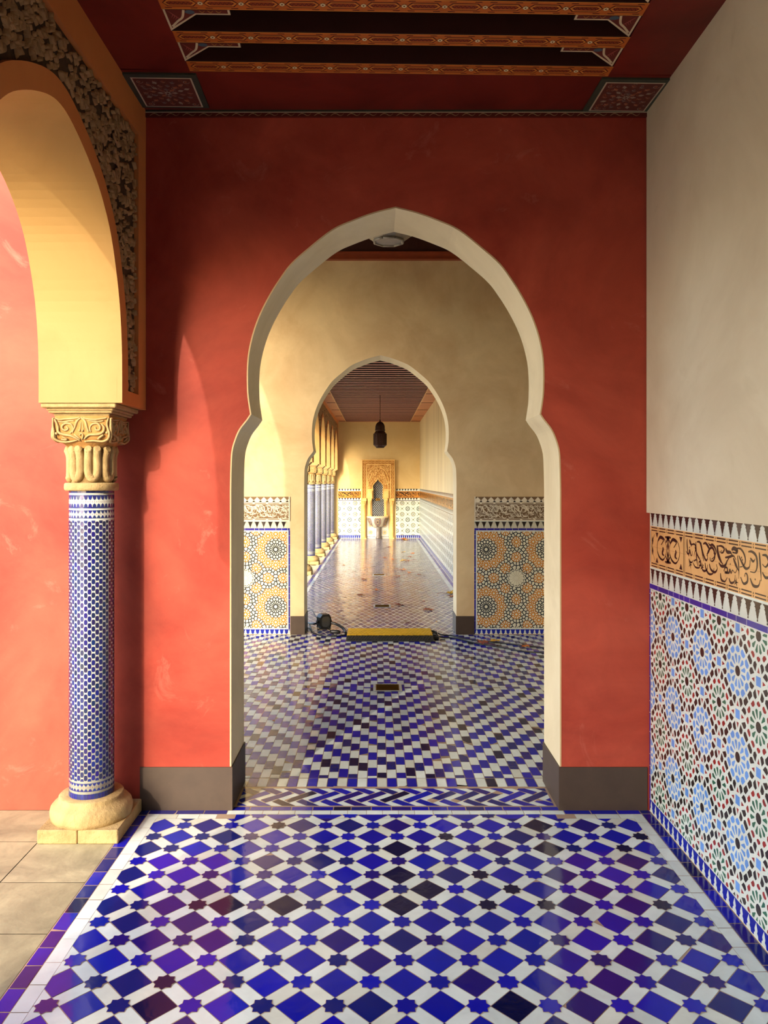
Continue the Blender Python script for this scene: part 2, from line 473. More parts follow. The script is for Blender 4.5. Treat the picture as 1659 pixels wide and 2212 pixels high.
# right wall (plaster steps 16 mm proud of the tiled dado) and the other plain walls
mb = MB(); mb.box(XR, 1.6, -4.05, F0-.005, 0, 3.6); mb.box(XRU, XR+.001, -4.05, F0-.0055, 1.362, 3.6)
struct('wall_right', mb, plaster('right_plaster', rgb(196, 184, 158), rgb(222, 214, 190), rgb(190, 178, 148), rough=0.45, scale=0.9, bs=0.06))
STREAK = plaster('streaky_plaster', rgb(198, 178, 132), rgb(228, 212, 166), None, rough=0.42, scale=2.2, bs=0.05, streak=(1, 1.6, .12), spec=.4)
mb = MB(); mb.box(XR3, 1.5, M1+.001, E0+.3, 0, 3.7); struct('wall_right_far', mb, STREAK)
mb = MB(); mb.box(-1.5, XR3, E0, E0+.3, 0, 3.7); struct('wall_end', mb, plaster('end_plaster', rgb(208, 178, 118), rgb(220, 194, 136), rough=.6, scale=1.2, bs=.05))
mb = MB(); mb.box(2.1, 2.45, F1+.001, M0-.001, 0, 4.7); struct('wall_right_middle', mb, TAN)
# west wall of the middle room, one wide pointed arch
def west():
    pr = smooth([(0, 3.86), (.3, 3.76), (.55, 3.58), (.8, 3.40), (1.0, 3.22), (1.1, 3.06), (1.15, 2.9), (1.16, 2.6)], 4)
    cy = 5.76; op = [(cy-a, z) for a, z in reversed(pr)]+[(cy+a, z) for a, z in pr[1:]]
    op = [(op[0][0], 0)]+op+[(op[-1][0], 0)]
    loop = [(F1+.001, 0), *op, (M0-.001, 0), (M0-.001, 4.7), (F1+.001, 4.7)]
    m = MB(); m.prism([(-1.95, y, z) for y, z in loop], (-.3, 0, 0), 0, 1, 0); struct('wall_left_middle', m, [TAN, OCHRE])
west()

# unseen block closing the gallery end, added and sized to keep sun off floors
mb = MB(); mb.box(-3.72, 1.6, -7.5, -4.06, 0, 5.6); struct('wall_back_sun_block', mb, RED)
# ------------------------------------------------------------------ ceilings
SK = math.tan(math.radians(1.35))         # the boards run a touch off square
def sk(x, y): return y-SK*(x-0.09)*-1.0
def skbox(mb, x0, x1, y0, y1, z0, z1, mi=0):
    P = [(x0, sk(x0, y0)), (x1, sk(x1, y0)), (x1, sk(x1, y1)), (x0, sk(x0, y1))]
    mb.prism([(p[0], p[1], z0) for p in P], (0, 0, z1-z0), mi, mi, mi)
BX0, BX1 = -0.774, 0.965
YE = 3.262                                   # far edge of the beamed field
mb = MB()
P = [(XI, F0), (XI, sk(XI, YE)), (BX1 and XRU, sk(XRU, YE)), (XRU, F0)]
mb.prism([(p[0], p[1], CZ) for p in P], (0, 0, .25))
mb.box(XI, BX0, -4.05, sk(BX0, YE), CZ, CZ+.25); mb.box(BX1, XRU, -4.05, sk(BX1, YE), CZ, CZ+.25)
mb.box(BX0-.02, BX1+.02, -4.05, F0-.3, CZ+.249, CZ+.33, 1)
struct('ceiling', mb, [SOFFIT, WOODDK])
mb = MB()
mb.box(XI, -.845, M1, E0, CZ3, CZ3+.25); mb.box(.865, XR3, M1, E0, CZ3, CZ3+.25)
mb.box(-.845, .865, E0-.10, E0, CZ3, CZ3+.25); mb.box(-.86, .88, M1, E0-.09, CZ3+.2, CZ3+.3, 1)
y = E0-.30
k = 0
while y > M1+.3:
    for a, b in ((XI+.03, -.86), (.88, XR3-.0)): mb.box(a, b, y, y+.03, CZ3-.006, CZ3+.002, 1)
    y -= 1.6
struct('ceiling_far', mb, [SOFFITF, WOODDK])
mb = MB(); mb.box(-1.95, 2.1, F1, M0, 4.5, 4.7); mb.box(-1.949, 2.099, M0-.03, M0-.0005, 3.76, 4.499)
mb.box(-1.949, 2.099, F1+.0005, F1+.03, 3.76, 4.499)
for i in range(12): mb.box(-1.8+i*.34, -1.72+i*.34, F1+.03, M0-.03, 4.38, 4.5)
struct('ceiling_middle', mb, WOODDK)
mb = MB()
for a, b in ((3.688, 3.70), (3.70, 3.742), (3.742, 3.762)):
    e = .05 if b == 3.742 else .062
    mb.box(-1.949, 2.099, M0-e, M0-.0003, a, b)
struct('trim_2', mb, TRIMW)

# cornice strip over the red wall
m = Mosaic((0, F0-.012, 0), (1, 0, 0), (0, 0, 1), (0, -1, 0), .0003)
z0 = 3.168
m.rect(XI, XRU, z0, CZ, rgb(60, 64, 52), 0)
m.rect(XI, XRU, z0, z0+.019, rgb(96, 36, 26), 1); m.rect(XI, XRU, z0+.0185, z0+.0225, rgb(206, 190, 160), 2)
x = XI+.02
while x < XRU-.03:
    m.stroke([(x, z0+.004), (x+.02, z0+.015), (x+.045, z0+.005), (x+.06, z0+.014)], .003, rgb(190, 150, 110), 2); m.disc(x+.03, z0+.013, .003, rgb(70, 90, 66), 2); x += .075
o = m.build('trim_3', MATTE); o['kind'] = 'structure'
mb = MB(); mb.box(XI, XRU, F0-.0118, F0-.0003, z0, CZ-.0004); struct('trim_4', mb, SOFFIT)

# ------------------------------------------------------------------ painted ceiling beams
def beam_mesh():
    L = (BX1-BX0); mb = MB(); mb.bbox(0, L, 0, .075, .001, .12, .002)
    body = mb.mesh('beam_body')
    p = Mosaic((0, 0, 0), (1, 0, 0), (0, 1, 0), (0, 0, -1), .0003)
    O1, O2, DK, WH2 = rgb(196, 104, 40), rgb(214, 134, 54), rgb(92, 32, 20), rgb(228, 208, 160)
    p.rect(0, L, 0, .075, O1, 0); p.rect(0, L, 0, .005, O2, 1); p.rect(0, L, .070, .075, O2, 1)
    n = 12; s = L/n
    for i in range(n):
        c = s*(i+.5)
        hexo = [(c-.062, .0375), (c-.046, .058), (c+.046, .058), (c+.062, .0375), (c+.046, .017), (c-.046, .017)]
        p.poly(hexo, DK, 1); p.poly([(c+(q[0]-c)*.93, .0375+(q[1]-.0375)*.78) for q in hexo], O2, 2)
        p.poly([(c+(q[0]-c)*.80, .0375+(q[1]-.0375)*.56) for q in hexo], rgb(150, 66, 30), 3)
        p.stroke([(c-.045+.0075*j, .0375+(.006 if j % 2 else -.006)) for j in range(13)], .0035, DK, 4, 2, False)
        for e in (-1, 1):
            for q in (-1, 1): p.poly([(c+e*.034, .0375+q*.031), (c+e*.056, .0375+q*.031), (c+e*.060, .0375+q*.026), (c+e*.032, .0375+q*.027)], DK, 2)
        for xx in ([s*i] if i else []):
            p.star(xx, .0375, .013, .008, 6, rgb(70, 60, 30), 4); p.disc(xx, .0375, .0095, WH2, 5, 12); p.disc(xx, .0375, .0035, DK, 6, 8)
    return body, p.mesh('painted_soffit')
bmesh_, pmesh_ = beam_mesh()
def gusset(side):
    """flat corner plate between two beams, white edged, painted"""
    g = .135; Wd = .255; z = 0.0
    pts = [(0, 0), (0, g), (.115, .03), (.24, .03), (.24, 0)]
    if side < 0: pts = [(-a, b) for a, b in pts]
    p = Mosaic((0, 0, 0), (1, 0, 0), (0, 1, 0), (0, 0, -1), .0004)
    sg = 1 if side > 0 else -1
    p.poly(pts, rgb(214, 196, 160), 0)
    inn = [(.008, .0), (.008, g-.02), (.113, .022), (.232, .022), (.232, 0)]
    p.poly([(sg*a, b) for a, b in inn], rgb(104, 40, 30), 1)
    p.stroke([(sg*.012, g-.03), (sg*.04, .07), (sg*.062, .045), (sg*.075, 0)], .009, rgb(214, 196, 160), 3, 6, False)
    p.disc(sg*.095, .014, .018, rgb(74, 92, 104), 2, 12, .012)
    for i in range(5): p.stroke([(sg*(.016+.008*i), .01+.012*i), (sg*(.03+.006*i), .03+.008*i), (sg*(.02+.006*i), .05+.006*i)], .003, rgb(170, 90, 80), 2)
    for i in range(3): p.stroke([(sg*(.13+.03*i), .004), (sg*(.14+.03*i), .016), (sg*(.15+.03*i), .005)], .003, rgb(190, 140, 60), 2)
    return p.mesh('painted_bracket')
gl, gr_ = gusset(1), gusset(-1)
gthick = MB(); gthick.prism([(0, 0, .0006), (0, .135, .0006), (.115, .03, .0006), (.24, .03, .0006), (.24, 0, .0006)], (0, 0, .012)); gtl = gthick.mesh('bracket_l')
gthick = MB(); gthick.prism([(0, 0, .0006), (0, .135, .0006), (-.115, .03, .0006), (-.24, .03, .0006), (-.24, 0, .0006)], (0, 0, .012)); gtr = gthick.mesh('bracket_r')
for me in (bmesh_, gtl, gtr): me.materials.append(WOODDK)
for me in (pmesh_, gl, gr_): me.materials.append(MATTE)
BL = ['painted ceiling beam with rosettes and cartouches nearest the red wall', 'second painted ceiling beam from the red wall, corner brackets behind it', 'third painted ceiling beam from the red wall, cut by the top of the photo',
      'painted ceiling beam overhead, fourth from the red wall']
def rawchild(name, me, parent, loc=(0, 0, 0)):
    o = bpy.data.objects.new(name, me); COL.objects.link(o); o.parent = parent; o.location = loc; return o
for k in range(8):
    yy = 3.196-k*.2135
    b = empty('ceiling_beam', (BX0, sk(BX0, yy), CZ), BL[min(k, 3)] if k < 4 else 'painted ceiling beam overhead, number %s from the red wall' % ['fifth', 'sixth', 'seventh', 'eighth'][k-4], 'ceiling beam', 'painted beams of the near ceiling')
    b.rotation_euler = (0, 0, math.radians(1.35)); b.location.z = CZ-.001
    rawchild('beam_body', bmesh_, b); rawchild('painted_soffit', pmesh_, b)
    if k > 0:
        q = rawchild('corner_bracket', gtl, b, (0.002, .077, 0)); q['label'] = 'left painted corner bracket with white edge'
        rawchild('painted_face', gl, q)
        q = rawchild('corner_bracket', gtr, b, (BX1-BX0-.002, .077, 0)); q['label'] = 'right painted corner bracket with white edge'
        rawchild('painted_face', gr_, q)
# far beams: plain rosy undersides, sides near black to paint shade between them
mb = MB(); mb.box(0, 1.71, 0, .085, 0, .12); mb.box(0, 1.71, .002, .083, -.0015, .0, 1); fb = mb.mesh('far_beam')
fb.materials.append(plain('gap_shade_timber', rgb(24, 10, 8), .7)); fb.materials.append(BEAMF)
y = E0-.24; k = 0
while y > M1+.1:
    o = bpy.data.objects.new('ceiling_beam', fb); COL.objects.link(o); o.location = (-.845, y, CZ3+.002)
    setp(o, 'rosy brown cross beam in the slatted ceiling of the far gallery', 'ceiling beam', 'beams of the far gallery ceiling', 'thing')
    y -= .213; k += 1
mb = MB()
for a, b in ((-.857, -.845), (.865, .877)): mb.box(a, b, M1+.002, E0-.1, CZ3-.010, CZ3+.0)
struct('trim_5', mb, plain('pale_bead', rgb(214, 172, 108), .5))

# carved square corner panels
def corner_panel(x, y, label):
    s = .255; r = empty('painted_coffer', (x, y, CZ-.001), label, 'ceiling panel', 'painted corner panels')
    r.rotation_euler = (0, 0, math.radians(1.35))
    mb = MB(); mb.box(-.024, s+.024, -.024, s+.012, -.008, 0.0005); mb.build('frame', plain('green_paint', rgb(60, 68, 54), .6), r)
    p = Mosaic((0, 0, -.0085), (1, 0, 0), (0, 1, 0), (0, 0, -1), .0006)
    p.rect(0, s, 0, s, rgb(206, 190, 160), 0); p.rect(.007, s-.007, .007, s-.007, rgb(106, 54, 44), 1)
    cc = s/2; cols = [rgb(170, 150, 130), rgb(140, 70, 48), rgb(110, 86, 84), rgb(176, 96, 60)]
    for ring, n, rr0 in ((0, 8, .03), (1, 12, .062), (2, 16, .095)):
        for i in range(n):
            an = 2*PI*i/n+ring*.2; cx, cy_ = cc+rr0*math.cos(an), cc+rr0*math.sin(an)
            p.local(cx, cy_, an, [(-.014, 0), (0, .009), (.016, 0), (0, -.009)], cols[(i+ring) % 4], 2)
            p.stroke([(cx-.01, cy_-.008), (cx+.004, cy_+.004), (cx+.012, cy_-.004)], .0025, cols[0], 3)
    for i in range(70):
        a, b = R.uniform(.016, s-.02), R.uniform(.016, s-.02); t = R.uniform(0, 6.28); q = R.uniform(.008, .014)
        p.stroke([(a, b), (a+q*math.cos(t), b+q*math.sin(t)), (a+q*1.2*math.cos(t+.9), b+q*1.2*math.sin(t+.9)), (a+q*.6*math.cos(t+1.7), b+q*.6*math.sin(t+1.7))], .0022, R.choice(cols), 2.5, 3)
    p.star(cc, cc, .022, .010, 8, cols[0], 3); p.disc(cc, cc, .006, rgb(92, 42, 34), 4)
    for a in (.03, s-.03):
        for b in (.03, s-.03):
            p.stroke([(a+.016*math.cos(t*.7)*(1-t/12), b+.016*math.sin(t*.7)*(1-t/12)) for t in range(10)], .003, cols[0], 3, 2)
            p.disc(a, b, .005, cols[3], 4)
    p.build('painted_field', MATTE, r)
corner_panel(-1.035, 3.285, 'painted square ceiling panel in the left corner beside the arcade')
corner_panel(0.965, 3.325, 'painted square ceiling panel in the right corner beside the cream wall')

# ------------------------------------------------------------------ ground outside
mb = MB(); mb.box(-30, 2.5, -30, 45, -.4, -.012)
struct('ground', mb, plaster('court_ground', rgb(176, 160, 124), rgb(196, 180, 144), scale=3, rough=.8))
t = Mosaic((0, 0, 0), (1, 0, 0), (0, 1, 0), (0, 0, 1), .0005)
t.rect(-9, XI-.036, -5, F0, rgb(96, 84, 62), -14)
def slab(x0, x1, y0, y1):
    k = R.uniform(-7, 7); t.rect(x0+.002, x1-.002, y0+.0015, y1-.0015, rgb(168+k, 158+k, 124+k), -1)
ys = [3.60]+[3.286-.336*i for i in range(24)]
for i in range(len(ys)-1):
    slab(-1.417, XI-.036, ys[i+1], ys[i])
    for j in range(9): slab(-1.417-.66*(j+1), -1.417-.66*j, ys[i+1], ys[i])
o = t.build('floor_courtyard', TRAV); o['kind'] = 'structure'
# ------------------------------------------------------------------ tiled floors
class TiltMosaic(Mosaic):
    tl = 0.006
    def tile(s, pts, col, layer=1):
        if s.clip: pts = clip_poly(pts, *s.clip)
        if len(pts) < 3: return
        cx = sum(p[0] for p in pts)/len(pts); cy = sum(p[1] for p in pts)/len(pts)
        a, b = R.gauss(0, s.tl), R.gauss(0, s.tl); n0 = len(s.v)
        Mosaic.poly(s, pts, col, layer) if not s.clip else s._nc(pts, col, layer)
        for i in range(n0, len(s.v)):
            p = pts[i-n0]; q = Vector(s.v[i])+s.N*(a*(p[0]-cx)+b*(p[1]-cy)); s.v[i] = tuple(q)
    def _nc(s, pts, col, layer):
        c = s.clip; s.clip = None; Mosaic.poly(s, pts, col, layer); s.clip = c

fl = TiltMosaic((0, 0, 0), (1, 0, 0), (0, 1, 0), (0, 0, 1), .0008)
YB = -4.0
fl.rect(XI-.036, XR, YB, F0+.30, GROUT, 0)
# borders
def row(x0, x1, y0, y1, pitch, fn, along='x', gap=.0022):
    a, b = (x0, x1) if along == 'x' else (y0, y1)
    p = a
    while p < b-.005:
        q = min(b, p+pitch*R.uniform(.9, 1.12))
        if b-q < .02: q = b
        if along == 'x': fl.tile([(p+gap, y0+gap), (q-gap, y0+gap), (q-gap, y1-gap), (p+gap, y1-gap)], fn())
        else: fl.tile([(x0+gap, p+gap), (x1-gap, p+gap), (x1-gap, q-gap), (x0+gap, q-gap)], fn())
        p = q
xl, xr_ = -1.094, XR-.003
row(xl, xl+.054, YB, F0, .10, blue, 'y'); row(xl+.054, xl+.107, YB, F0-.045, .115, white, 'y', .0012)
row(xr_-.048, xr_, YB, F0, .105, blue, 'y'); row(xr_-.098, xr_-.048, YB, F0-.045, .115, white, 'y', .0012)
dl, dr = CX1-.7, CX1+.7
for a, b in ((xl+.054, CX1-.765), (CX1+.765, xr_-.048)):
    row(a, b, F0-.046, F0-.004, .12, blue); row(a+.04, b-.04, F0-.094, F0-.046, .10, white, gap=.0012)
row(CX1-.765, CX1+.765, F0-.006, F0+.036, .088, blue); row(CX1-.765, CX1+.765, F0-.050, F0-.006, .08, white, gap=.0012)
# field of squares on point and eight pointed stars
px0, px1, py1 = xl+.107, xr_-.098, F0-.094
A, B = .1030, .1077
def field(clip):
    fl.clip = clip
    i0 = int((clip[0]-CX1)/A)-2; i1 = int((clip[1]-CX1)/A)+2; j0 = int((clip[2]-2.2517)/B)-2; j1 = int((clip[3]-2.2517)/B)+2
    for i in range(i0, i1+1):
        for j in range(j0, j1+1):
            x, y = CX1+i*A, 2.2517+j*B
            if (i+j) % 2:
                c = blue(); q = .0035
                fl.tile([(x-.0655, y+R.uniform(-q, q)*.4), (x, y-.0685), (x+.0655, y+R.uniform(-q, q)*.4), (x, y+.0685)], c, 1)
            else:
                for sx in (1, -1):
                    dx, dy = A*sx, B; l = math.hypot(dx, dy); ux, uy = dx/l, dy/l; vx, vy = -uy, ux
                    hl = l/2-.0012; hw = .0245
                    mx, my = x+dx/2, y+dy/2
                    pts = [(-hl, 0), (-hl+hw, -hw), (hl-hw, -hw), (hl, 0), (hl-hw, hw), (-hl+hw, hw)]
                    fl.tile([(mx+a*ux+b*vx, my+a*uy+b*vy) for a, b in pts], white(), 1)
                fl.star(x, y, .0365, .0285, 8, GROUT, 2.6, 0, 1.04)
                fl.star(x, y, .0350, .0262, 8, blue(), 3.2, 0, 1.04)
    fl.clip = None
field((px0, px1, YB, py1)); field((CX1-.72, CX1+.72, py1, F0-.051))
# threshold braid
fl.rect(CX1-.74, CX1+.74, F0+.036, F1-.060, GROUT, .4)
ty0, ty1 = F0+.046, F1-.092
fl.clip = (CX1-.735, CX1+.735, ty0, ty1)
s = .112; hgt = ty1-ty0; yc = (ty0+ty1)/2
fl.rect(CX1-.735, CX1+.735, ty0, ty1, white(), .8)
for i in range(-16, 17):
    x = CX1+i*s; w = .020
    for (cx, cy, d) in ((x, yc+.002, 1), (x+s*.5, yc+hgt*.46, -1), (x+s*.5, yc-hgt*.46, -1)):
        ux, uy = .060, .052*d; l = math.hypot(ux, uy); vx, vy = -uy/l*w, ux/l*w
        P = [(cx-ux-vx, cy-uy-vy), (cx+ux-vx, cy+uy-vy), (cx+ux+vx, cy+uy+vy), (cx-ux+vx, cy-uy+vy)]
        fl.poly([(cx+(a-cx)*1.04, cy+(b-cy)*1.09) for a, b in P], GROUT, 1.2); fl.tile(P, blue(), 1.8)
fl.clip = None
o = fl.build('floor', FLOORT); o['kind'] = 'structure'

# middle room: long tiles in running columns, colours stepping in diamonds round the drain
fl = TiltMosaic((0, 0, 0), (1, 0, 0), (0, 1, 0), (0, 0, 1), .0008); fl.tl = .010
RX0, RX1 = -1.95, 2.1
fl.rect(-2.3, RX1, F1-.075, M1-.02, rgb(150, 132, 112), 0)
W = .0496; H = .117; cx0 = .071; cy0 = 5.745
y_lo, y_hi = F1+.045, M0-.02
def deckrow(y0, y1, off=0):
    i = -42
    while cx0+i*W < RX1:
        x = cx0+i*W
        if x > RX0: fl.tile([(x-W/2+.0018, y0+.0018), (x+W/2-.0018, y0+.0018), (x+W/2-.0018, y1-.0018), (x-W/2+.0018, y1-.0018)], blue() if (i+off) % 2 else white())
        i += 1
deckrow(F1-.070, F1+.042, 1)
for i in range(-42, 44):
    x = cx0+i*W
    if x < RX0+.02 or x > RX1-.02: continue
    ph = .62*abs(i)
    for sgn in (1, -1):
        lim = (y_hi-cy0) if sgn > 0 else (cy0-y_lo)
        mm = int(math.floor(ph))-1
        while True:
            mm += 1
            a = (mm-ph)*H; b = a+H
            if a > lim: break
            a2, b2 = max(a, 0.0), min(b, lim)
            if b2-a2 < .012: continue
            if abs(i) < 2 and a2 < .09: a2 = .09
            if b2-a2 < .012: continue
            bl = mm % 2 == 1
            ya, yb = cy0+sgn*a2, cy0+sgn*b2
            if ya > yb: ya, yb = yb, ya
            j = R.uniform(-.0022, .0022)
            fl.tile([(x-W/2+.0018, ya+.002+j), (x+W/2-.0018, ya+.002-j), (x+W/2-.0018, yb-.002-j), (x-W/2+.0018, yb-.002+j)], blue() if bl else white())
o = fl.build('floor_middle', FLOORT); o['kind'] = 'structure'

# far gallery: small elongated lozenges, colours paled and warmed for wear and glare
fl = TiltMosaic((0, 0, 0), (1, 0, 0), (0, 1, 0), (0, 0, 1), .0008); fl.tl = .010
fl.rect(-1.12, XR3, M1-.02, E0, rgb(222, 216, 194), 0)
fl.rect(-.74+CX2, .76+CX2, M0-.02, M1-.02, rgb(222, 216, 194), 0.3)
gx0, gx1 = -.955, XR3-.115
fl.clip = (gx0, gx1, M1-.02, E0-.10)
def lozenge_field():
    j = 0; y = M0
    while y < E0:
        i = -20
        while i < 20:
            x = .02+i*.080+(.040 if j % 2 else 0)
            q = R.uniform(-.004, .004)
            if gx0-.04 < x < gx1+.04: fl.tile([(x-.033, y+q), (x, y-.086), (x+.033, y-q), (x, y+.086)], rgb(84+R.uniform(-12, 12), 76+R.uniform(-10, 10), 122+R.uniform(-14, 14)), 1)
            i += 1
        j += 1; y += .1075
lozenge_field()
fl.clip = (CX2-.745, CX2+.745, M0-.015, M1-.02)
lozenge_field()
fl.clip = None
row(-1.05, -1.0, M1, E0, .11, blue, 'y'); row(-1.0, gx0, M1, E0, .11, white, 'y', .001)
row(XR3-.055, XR3-.003, M1, E0, .11, blue, 'y'); row(gx1, XR3-.055, M1, E0, .11, white, 'y', .001)
row(gx0, gx1, E0-.10, E0-.05, .11, white); row(gx0, gx1, E0-.05, E0-.003, .11, blue)
o = fl.build('floor_far', FLOORF); o['kind'] = 'structure'

# ------------------------------------------------------------------ dado ornament
def merlon(p, x, y0, y1, w, col, layer=2, steps=4):
    """inverted stepped pendant: tiers that step in, pointed at the foot"""
    h = y1-y0; L = []; t = h*.80/steps
    L.append((x-w/2, y1))
    for k in range(steps):
        a = w/2*(1-k*.235); yt = y1-k*t; yb = yt-t
        L += [(x-a, yt-t*.38 if k else yt-t*.3), (x-a*.78, yt-t*.42), (x-a*.58, yb)]
    L += [(x-w*.03, y0+h*.16), (x-w*.09, y0+h*.02)]
    p.poly(L+[(2*x-a, b) for a, b in reversed(L)], col, layer)
def merlons(p, x0, x1, y0, y1, pitch=.0655, ground=None, col=BLK, pos=None):
    p.rect(x0, x1, y0, y1, ground or WHT, .5)
    x = x0+pitch*.45
    while x < x1-pitch*.3:
        merlon(p, x, y0+.003, y1, pitch*.84, col if R.random() > .15 else rgb(66, 60, 60)); x += pitch
def wave(p, x0, x1, y0, y1, pitch=.0475):
    p.rect(x0, x1, y0, y1, rgb(26, 40, 150), .5)
    x = x0+pitch/2; h = y1-y0
    while x < x1:
        a = pitch*.26
        p.poly([(x-a*1.2, y0), (x+a*1.2, y0), (x+a, y0+h*.22), (x+a*.5, y0+h*.32), (x+a*.75, y0+h*.5), (x+a*.45, y0+h*.7), (x+.001, y0+h*.97), (x-a*.45, y0+h*.7), (x-a*.75, y0+h*.5), (x-a*.5, y0+h*.32), (x-a, y0+h*.22)], WHT, 1)
        x += pitch
def tilestrip(p, x0, x1, y0, y1, pitch=.11, vert=False, layer=1):
    p.rect(x0, x1, y0, y1, WHT, .6)
    a, b = (y0, y1) if vert else (x0, x1)
    while a < b-.004:
        q = min(b, a+pitch*R.uniform(.35, 1.15))
        c = rgb(34+R.uniform(-6, 10), 34+R.uniform(-6, 8), 140+R.uniform(-12, 16))
        if vert: p.rect(x0, x1, a+.001, q-.001, c, layer)
        else: p.rect(a+.001, q-.001, y0, y1, c, layer)
        a = q
def zellij(p, x0, x1, y0, y1, ox, oy, near=True, G=GRN, S=SKYB, RD=REDT, BK=BLK, per=.149):
    """square lattice: twelve petalled rosettes alternate with pale blue stars"""
    p.rect(x0, x1, y0, y1, WHT, .5); cl = p.clip; p.clip = (x0+.004, x1-.004, y0+.004, y1-.004)
    s = per/.149
    i0, i1 = int((x0-ox)/per)-1, int((x1-ox)/per)+1; j0, j1 = int((y0-oy)/per)-1, int((y1-oy)/per)+1
    def L(x, y, an, r, pts, col, layer=1.5):
        c, d = math.cos(an), math.sin(an)
        p.poly([(x+((r+a)*c-b*d)*s, y+((r+a)*d+b*c)*s) for a, b in pts], col, layer)
    for i in range(i0, i1+1):
        for j in range(j0, j1+1):
            x, y = ox+i*per, oy+j*per
            if (i+j) % 2 == 0:
                gcol = G if i % 2 == 0 else S
                p.star(x, y, .0155*s, .0115*s, 12, BK, 1.5)
                n = 12 if near else 10
                for k in range(n):
                    an = 2*PI*(k+.5)/n
                    cc = tuple(v*R.uniform(.8, 1.15) for v in gcol[:3])+(1,)
                    L(x, y, an, 0, [(.022, 0), (.044, -.0098), (.058, -.0108), (.068, 0), (.058, .0108), (.044, .0098)], cc)
                    if near:
                        L(x, y, an, .0185, [(-.002, 0), (.002, -.0018), (.005, 0), (.002, .0018)], BK)
                        a2 = 2*PI*k/n
                        L(x, y, a2, .046, [(-.004, 0), (.0, -.0016), (.006, 0), (0, .0016)], BK)
                        if gcol is S: L(x, y, a2, .080, [(-.010, 0), (-.004, -.0052), (.004, -.0058), (.008, 0), (.004, .0058), (-.004, .0052)], S)
                        else: L(x, y, a2, .080, [(-.004, -.012), (.007, -.009), (.004, 0), (.007, .009), (-.004, .012), (-.007, 0)], RD)
                        L(x, y, an, .078, [(-.003, 0), (.0, -.0022), (.004, 0), (0, .0022)], BK)
                # corner hexagons towards the diagonal neighbours
                for k in range(4):
                    an = PI/4+k*PI/2; X, Y = x+per*.707*math.cos(an)*.5*1.414/1.0, y+per*.707*math.sin(an)*.5*1.414
                if near:
                    for k in range(2):
                        an = PI/4+k*PI/2
                        X, Y = x+per/2*(1 if math.cos(an) > 0 else -1), y+per/2
                        p.star(X, Y, .009*s, .004*s, 4, G, 1.5)
                        for e in (-1, 1):
                            p.local(X+e*.020*s*math.cos(an+PI/2), Y+e*.020*s*math.sin(an+PI/2), an, [(-.025*s, 0), (-.013*s, -.0100*s), (.013*s, -.0100*s), (.025*s, 0), (.013*s, .0100*s), (-.013*s, .0100*s)], BK, 1.5)
            else:
                p.star(x, y, .0215*s, .0185*s, 12, S, 1.6)
                if near:
                    for e in (-1, 1):
                        p.local(x+e*.034*s, y, 0 if e > 0 else PI, [(-.004*s, -.012*s), (.006*s, -.011*s), (.008*s, 0), (.006*s, .011*s), (-.004*s, .012*s), (.0, 0)], RD, 1.7)
                        p.local(x, y+e*.043*s, PI/2*e, [(-.012*s, -.004*s), (.010*s, -.007*s), (.004*s, 0), (.010*s, .007*s), (-.012*s, .004*s), (-.006*s, 0)], RD, 1.7)
                    for k in range(4):
                        an = PI/4+k*PI/2+.28*(1 if k % 2 == 0 else -1)
                        L(x, y, an, .053, [(-.020, 0), (-.004, -.0112), (.016, -.006), (.018, .004), (-.002, .0112)], BK)
                else:
                    for k in range(4): L(x, y, PI/4+k*PI/2, .05, [(-.012, 0), (0, -.007), (.012, 0), (0, .007)], BK)
    p.clip = cl

def voronoi(sites, px, py, inset):
    """cells of a periodic pattern: list of (outer polygon, inset polygon, key)"""
    out = []
    allp = [(x+i*px, y+j*py) for i in (-1, 0, 1) for j in (-1, 0, 1) for x, y, k in sites]
    for x, y, key in sites:
        nb = sorted(((q[0]-x)**2+(q[1]-y)**2, q) for q in allp)
        nb = [q for q in nb if q[0] > 1e-9][:26]
        res = []
        for ins in (0.0, inset[key] if isinstance(inset, dict) else inset):
            P = [(x-.12, y-.12), (x+.12, y-.12), (x+.12, y+.12), (x-.12, y+.12)]
            for d2, (qx, qy) in nb:
                d = math.sqrt(d2); nx, ny = (qx-x)/d, (qy-y)/d; lim = d/2-ins
                Q = []
                for i in range(len(P)):
                    a, b = P[i-1], P[i]
                    da = (a[0]-x)*nx+(a[1]-y)*ny-lim; db = (b[0]-x)*nx+(b[1]-y)*ny-lim
                    if (da <= 0) != (db <= 0):
                        t = da/(da-db); Q.append((a[0]+(b[0]-a[0])*t, a[1]+(b[1]-a[1])*t))
                    if db <= 0: Q.append(b)
                P = Q
                if len(P) < 3: break
            res.append(P)
        out.append((res[0], res[1], key))
    return out
def tile_cells(p, cells, px, py, ox, oy, x0, x1, y0, y1, fn, layer=1.5, under=None):
    for i in range(int((x0-ox)/px)-1, int((x1-ox)/px)+2):
        for j in range(int((y0-oy)/py)-1, int((y1-oy)/py)+2):
            dx, dy = ox+i*px, oy+j*py
            for A_, B_, key in cells:
                if len(A_) < 3: continue
                cx, cy = A_[0][0]+dx, A_[0][1]+dy
                if cx < x0-.1 or cx > x1+.1 or cy < y0-.1 or cy > y1+.1: continue
                if under:
                    u = under(key)
                    if u: p.poly([(a+dx, b+dy) for a, b in A_], u, layer-.6)
                c = fn(key)
                if c and len(B_) > 2: p.poly([(a+dx, b+dy) for a, b in B_], c, layer)
